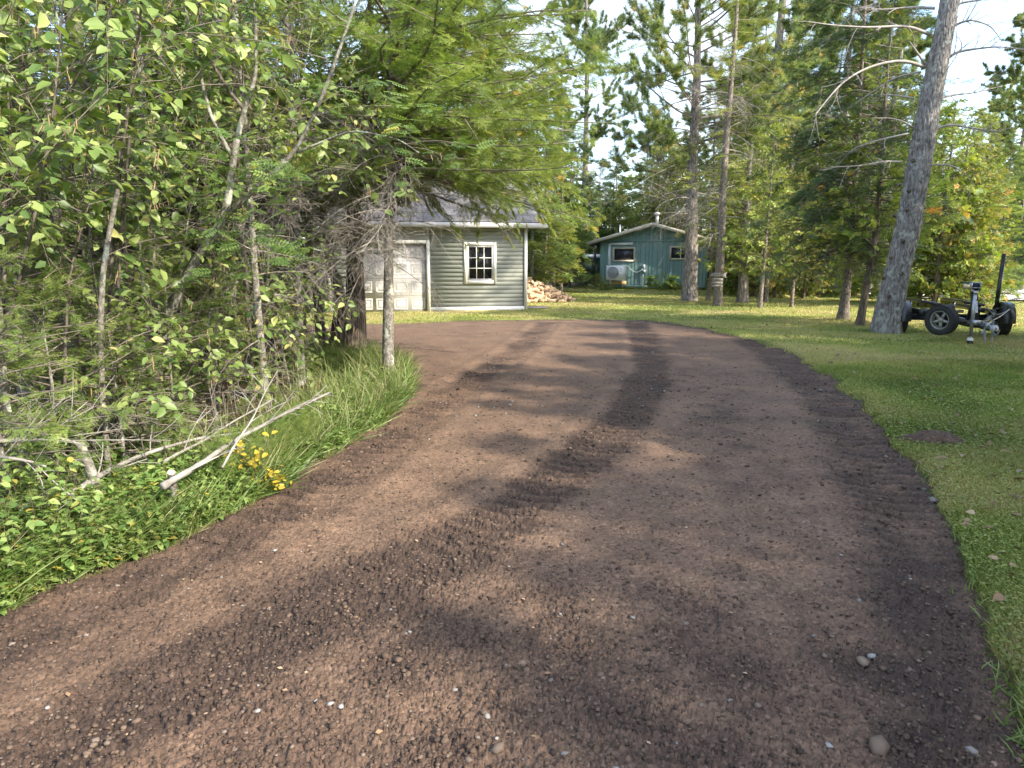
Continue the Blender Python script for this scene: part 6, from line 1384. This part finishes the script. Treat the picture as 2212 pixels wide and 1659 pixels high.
a = seg('trunk', [(330, 985, Y), (340, 800, Y), (370, 660, Y), (426, 555, Y), (490, 465, Y), (500, 370, Y), (512, 300, Y)], .042, .024)
b = seg('limb', [(512, 300, Y), (528, 237, Y), (554, 164, Y), (551, 40, Y), (548, -120, Y)], .022, .010)
c = seg('limb', [(505, 345, Y), (480, 300, Y), (455, 255, Y-.1), (430, 150, Y-.1), (400, 20, Y-.2), (390, -90, Y)], .018, .007)
d_ = seg('limb', [(490, 465, Y), (560, 400, Y-.1), (640, 330, Y-.1), (700, 200, Y-.2), (740, 90, Y-.2), (790, -60, Y)], .022, .008)
e_ = seg('limb', [(528, 237, Y), (490, 190, Y), (436, 100, Y+.1), (425, -60, Y)], .016, .007, K_DARK)
f_ = seg('limb', [(640, 330, Y-.1), (760, 280, Y-.2), (860, 300, Y-.3), (905, 330, Y-.4)], .010, .003)
tips = np.array([q[[0, 3, 6, 8, 10, 12, 14, 16, 19]] for q in (a, b, c, d_, e_, f_)]); R = np.full((6, 9), .008)
ch_, rc, _ = child(tips, R, 9, .35, 1, .42, 50, rr_, .0, 5, .15, .5, .15); B = Buf(); V, F = mtube(ch_, np.maximum(rc, .002), 4); B.add(V, F)
bi = np.repeat(np.arange(len(ch_)), 5); p, d = pts_on(ch_, bi, .35+.65*rr_.rand(len(bi)))
spots = [(420, 345, 26), (455, 375, 20), (590, 350, 16), (625, 390, 22), (560, 420, 16), (530, 520, 22), (590, 540, 26), (440, 250, 10), (850, 210, 12), (900, 235, 12), (545, 320, 10), (640, 560, 14), (480, 590, 10)]
P2 = [];
for u, v, n in spots:
    c0 = at(u, v, Y-.25-.2*rr_.rand())-R0; P2.append(c0+rr_.randn(n, 3)*np.array([.14, .14, .09]))
P2 = np.concatenate(P2); p = np.vstack([p, P2]); n = len(p)
ax = rand_dir(n, rr_, .5)+np.array([.2, -.4, -.15]); FB = Buf(); addinst(FB, FROND, p, nrm(ax), ZU(n)+.3*rr_.randn(n, 3)+[0, -.4, 0], .17*(.7+.5*rr_.rand(n)), 0, rr_.rand(n)**1.3)
B.build('branches', K_LIMB, rw_); FB.build('leaves', F_ROW, rw_)

# yellow leaved shrub among the fallen branches
yb = gp(560, 1075); ysr = thing('yellow_shrub', 'small shrub with bright yellow autumn leaves at the driveway edge', 'shrub', yb); B = Buf(); FB = Buf()
ry = np.random.RandomState(401); P = []
for u, v in ((490, 930), (505, 960), (535, 965), (575, 945), (600, 1020), (590, 1035), (545, 1000), (520, 1020), (610, 1045)):
    e2 = at(u, v, yb[1]+.05*ry.randn())-yb; t = np.linspace(0, 1, 6)[:, None]; P.append(e2*t+np.array([0, 0, .1])*np.sin(t*3)*.5)
P = np.array(P); V, F = mtube(P, np.tile(np.linspace(.005, .0015, 6), (len(P), 1)), 5); B.add(V, F); B.build('stems', K_DARK, ysr)
bi = np.repeat(np.arange(len(P)), 13); p, d = pts_on(P, bi, .45+.55*ry.rand(len(bi))); n = len(p); addinst(FB, LEAFT, p+.035*ry.randn(n, 3), nrm(rand_dir(n, ry, .8)), ZU(n)+[.2, -.7, 0]+.5*ry.randn(n, 3), .048*(.6+.6*ry.rand(n)), 0, ry.rand(n)); FB.build('leaves', F_YEL, ysr)

# fallen dead branches, stumps, saplings
M_GREYW = noisy('bleached_dead_wood', [(.3, (.17, .15, .13)), (.55, (.28, .26, .235)), (.8, (.40, .38, .345))], (10, 10, 10), 6, .9, .4, .01, els2=[(.3, (.6, .57, .52)), (.6, (1.1, 1.1, 1.1))], scale2=4)
M_CUT = noisy('cut_end', [(.3, (.46, .33, .24)), (.7, (.62, .48, .37))], (20, 20, 20), 4, .8)
rb = np.random.RandomState(500)
def fallen(label, pts, r0, r1, tw=8, twl=.5, name='fallen_branch'):
    """pts: (u, v, height above ground at that point, depth override or None)"""
    W_ = []
    for u, v, y in pts: W_.append(at(u, v, y*.95))
    W_ = np.array(W_); o = W_[0].copy(); P = W_-o; t = np.linspace(0, 1, 40); Q = lerp_path(P, t)
    for _ in range(2): Q[1:-1] = (Q[:-2]+Q[1:-1]*2+Q[2:])/4
    Q += .012*np.stack([np.sin(t*9+k_*2+len(pts)) for k_ in range(3)], 1)*t[:, None]*(1-t[:, None])*2; root = thing(name, label, 'dead branch', o, 0, 'fallen dead branches on the left bank'); R = (r0+(r1-r0)*t)*(1+.08*rb.randn(40))
    B = Buf(); B.tube(Q, R, 10); B.build('limb', M_GREYW, root, True)
    if tw:
        c, cr_, _ = child(Q[None, ::4], R[None, ::4], tw, .2, .98, twl, 38, rb, .25, 6, .1, .5, .15); B = Buf(); V, F = mtube(c, np.maximum(cr_, .003), 5); B.add(V, F); c2, cr2, _ = child(c, cr_, 2, .3, 1, twl*.4, 40, rb, .1, 4, .1, .5, .2); V, F = mtube(c2, np.maximum(cr2, .002), 4); B.add(V, F); B.build('twigs', M_GREYW, root)
    return root
fallen('thick bleached fallen branch pointing up to the right toward the driveway', [(350, 1052, 4.08), (372, 1036, 4.15), (440, 1000, 4.5), (520, 945, 4.95), (600, 900, 5.35), (712, 848, 6.0)], .024, .008, 6, .4)
fallen('bleached fallen branch lying behind the thick one', [(62, 1118, 3.75), (150, 1070, 4.0), (215, 1030, 4.25), (290, 990, 4.7), (350, 966, 4.9), (430, 945, 5.2), (520, 936, 5.4), (600, 905, 5.7)], .020, .006, 7, .4)
fallen('thin dead branch curving over the bank at mid height', [(350, 1000, 4.7), (430, 955, 5.1), (500, 915, 5.5), (590, 862, 6.1)], .012, .005, 5, .35)
fallen('grey dead branch lying flat at the left picture edge', [(-40, 955, 3.9), (60, 950, 4.0), (130, 948, 4.05), (185, 962, 4.1)], .014, .006, 9, .5)
fallen('pale branch sticking out low at the left picture edge', [(-30, 985, 3.7), (40, 990, 3.75), (100, 1008, 3.8)], .011, .005, 4, .3)
fallen('thin forked dead stick rising from the thick fallen branch', [(480, 1010, 4.4), (545, 900, 4.9), (600, 800, 5.3)], .008, .003, 4, .25)
def stem(label, pts, r0, r1, mat, cut=True, name='tree_stump', cat='stump', leaves=0):
    W_ = np.array([at(*q) for q in pts]); o = W_[0].copy(); o[2] = float(gfull(o[0], o[1])); P = W_-o; P[0, 2] -= .05; root = thing(name, label, cat, o); t = np.linspace(0, 1, 24); Q = lerp_path(P, t); Q[1:-1] = (Q[:-2]+Q[1:-1]*2+Q[2:])/4
    B = Buf(); B.tube(Q, r0+(r1-r0)*t, 14, cap=False); B.build('stem', mat, root, True)
    if cut: d = nrm(Q[-1]-Q[-2]); B = Buf(); B.lathe([(r1, -.003), (.0005, .002)], Q[-1], d, 14); B.build('cut_face', M_CUT, root)
    return root
stem('short cut grey stump with a pale sawn top at the left bank', [(228, 1120, 4.0), (212, 1060, 3.98), (192, 1005, 3.97), (172, 957, 3.95)], .030, .026, K_FIR)
stem('low sawn stump end beside the thick fallen branch', [(376, 1070, 4.05), (372, 1040, 4.03), (370, 1020, 4.0)], .026, .024, K_FIR)
stem('cut sapling stem sawn off at eye height', [(235, 1020, 4.6), (222, 880, 4.6), (216, 720, 4.55), (222, 590, 4.5), (240, 480, 4.5), (255, 408, 4.45)], .022, .014, K_FIR, True, 'cut_sapling', 'sapling')
stem('curved grey stem leaning at the left picture edge', [(118, 1085, 4.2), (70, 1040, 4.2), (25, 960, 4.2), (8, 840, 4.2), (-5, 640, 4.2), (-20, 400, 4.2)], .032, .018, K_FIR, False, 'leaning_sapling', 'sapling')
stem('dark stem rising behind the cut sapling', [(300, 1010, 4.9), (285, 940, 4.9), (262, 860, 4.9), (250, 700, 4.9), (262, 500, 5), (280, 300, 5)], .020, .010, K_DARK, False, 'thin_sapling', 'sapling')
stem('slanting dark stem leaning left behind the fallen branches', [(330, 950, 5.1), (300, 900, 5.1), (262, 850, 5.2)], .024, .018, K_DARK, True, 'tree_stump', 'stump')
stem('thin dark stem in the middle of the wood', [(150, 1010, 4.9), (140, 900, 4.9), (128, 700, 4.9), (130, 450, 5)], .016, .009, K_DARK, False, 'thin_sapling', 'sapling')
# horsetails
B = Buf(); rh_ = np.random.RandomState(601); n = 110
P = px((705, 985), (640, 1030), (560, 1075), (500, 1100)); ss = rh_.rand(n)*2.99; i = ss.astype(int); f = (ss-i)[:, None]; q = P[i]*(1-f)+P[i+1]*f+np.array([-.16, .18])*(.3+1.3*rh_.rand(n))[:, None]
x, y = q[:, 0], q[:, 1]; z = gfull(x, y)
for k in range(6):
    t = .25+.12*k; m_ = n*3; xx = np.repeat(x, 3); addinst(B, tuft(20, .010, 50+k, 50, 88), np.stack([xx+.004*rh_.randn(m_), np.repeat(y, 3), np.repeat(z, 3)+.46*t], 1), ZU(m_)+.25*rh_.randn(m_, 3), rh_.randn(m_, 3), np.full(m_, .13*(1.15-t)), 0, rh_.rand(m_))
tag(B.build('horsetails', M_HORSE), 'feathery light green horsetails on the bank below the fallen branches', 'horsetails', kind='stuff')

# big leaved plants by the cabin
def hosta(label, u, v, s, seed):
    r = np.random.RandomState(seed); p0 = gp(u, v); root = thing('broad_leaf_plant', label, 'plant', p0, 0, 'big leaved plants by the cabin wall'); B = Buf(); n = 34
    a = r.rand(n)*6.28; h = s*(.25+.6*r.rand(n)); rad_ = s*.42*r.rand(n)**.6; p = np.stack([np.cos(a)*rad_*1.3, np.sin(a)*rad_*.6, h], 1); ax = np.stack([np.cos(a), np.sin(a)*.7, -.35+.5*r.rand(n)], 1)
    addinst(B, LEAFT, p, ax, np.stack([0*a+.3, -.7+0*a, 1+0*a], 1)+.3*r.randn(n, 3), s*(.32+.2*r.rand(n)), 0, r.rand(n)); B.build('leaves', foliage('broad_leaf', [(0, (.12, .19, .035)), (1, (.27, .34, .07))], tr=.35), root)
    SBf = Buf(); t = np.linspace(0, 1, 4)[None, :, None]; PP = np.zeros((n, 1, 3))+p[:, None]*t; V, F = mtube(PP, np.full((n, 4), .012*s), 4); SBf.add(V, F); SBf.build('stalks', plain('green_stalk', (.18, .25, .07), .6), root)
hosta('large light green broad leaved plant below the cabin wall', 1427, 630, 1.15, 1); hosta('smaller fern-like plant between the big leaved plant and the thick pine', 1460, 630, .6, 2)
for i, (u, v, h, lb) in enumerate([(1286, 627, 1.0, 'low bushy evergreen at the left corner of the cabin'), (1310, 629, .5, 'tiny shrub under the heat pump')]):
    conifer('low_shrub', lb, 'shrub', gp(u, v), h, .02, .05, h*.8, 40, 700+i, F_YSP, K_SPR, SP_FAR, size=.35, per_m=8)
B = Buf(); n = 2600; t = rg.rand(n); q = CWl.A+np.outer(t, CWl.B-CWl.A)+np.outer(rg.rand(n)*.35, CWl.n); grass_up(q[:, 0], q[:, 1], gz(q[:, 0], q[:, 1]), .10+.22*rg.rand(n)**2, .012, .6, rg, rn=.2+.8*rg.rand(n)); tag(B.build('weeds_by_wall', M_LONG), 'ragged weeds along the foot of the cabin wall', 'weeds', kind='stuff')

# ---- trees beside and behind the photographer, whose shade falls over the driveway
gS = 'trees behind the photographer'
H1 = mk_spr(801, F_SPR, K_SPR, 9, 2.5, .8, SP_FAR, 130, .62, (0, 0, 0, 0), pm=8)
for i, (x, y, s) in enumerate(SHADE):
    place('H1', (x, y, 0), ra.rand()*6.28, s, 'dense spruce standing out of view beside the photographer', gS, H1)
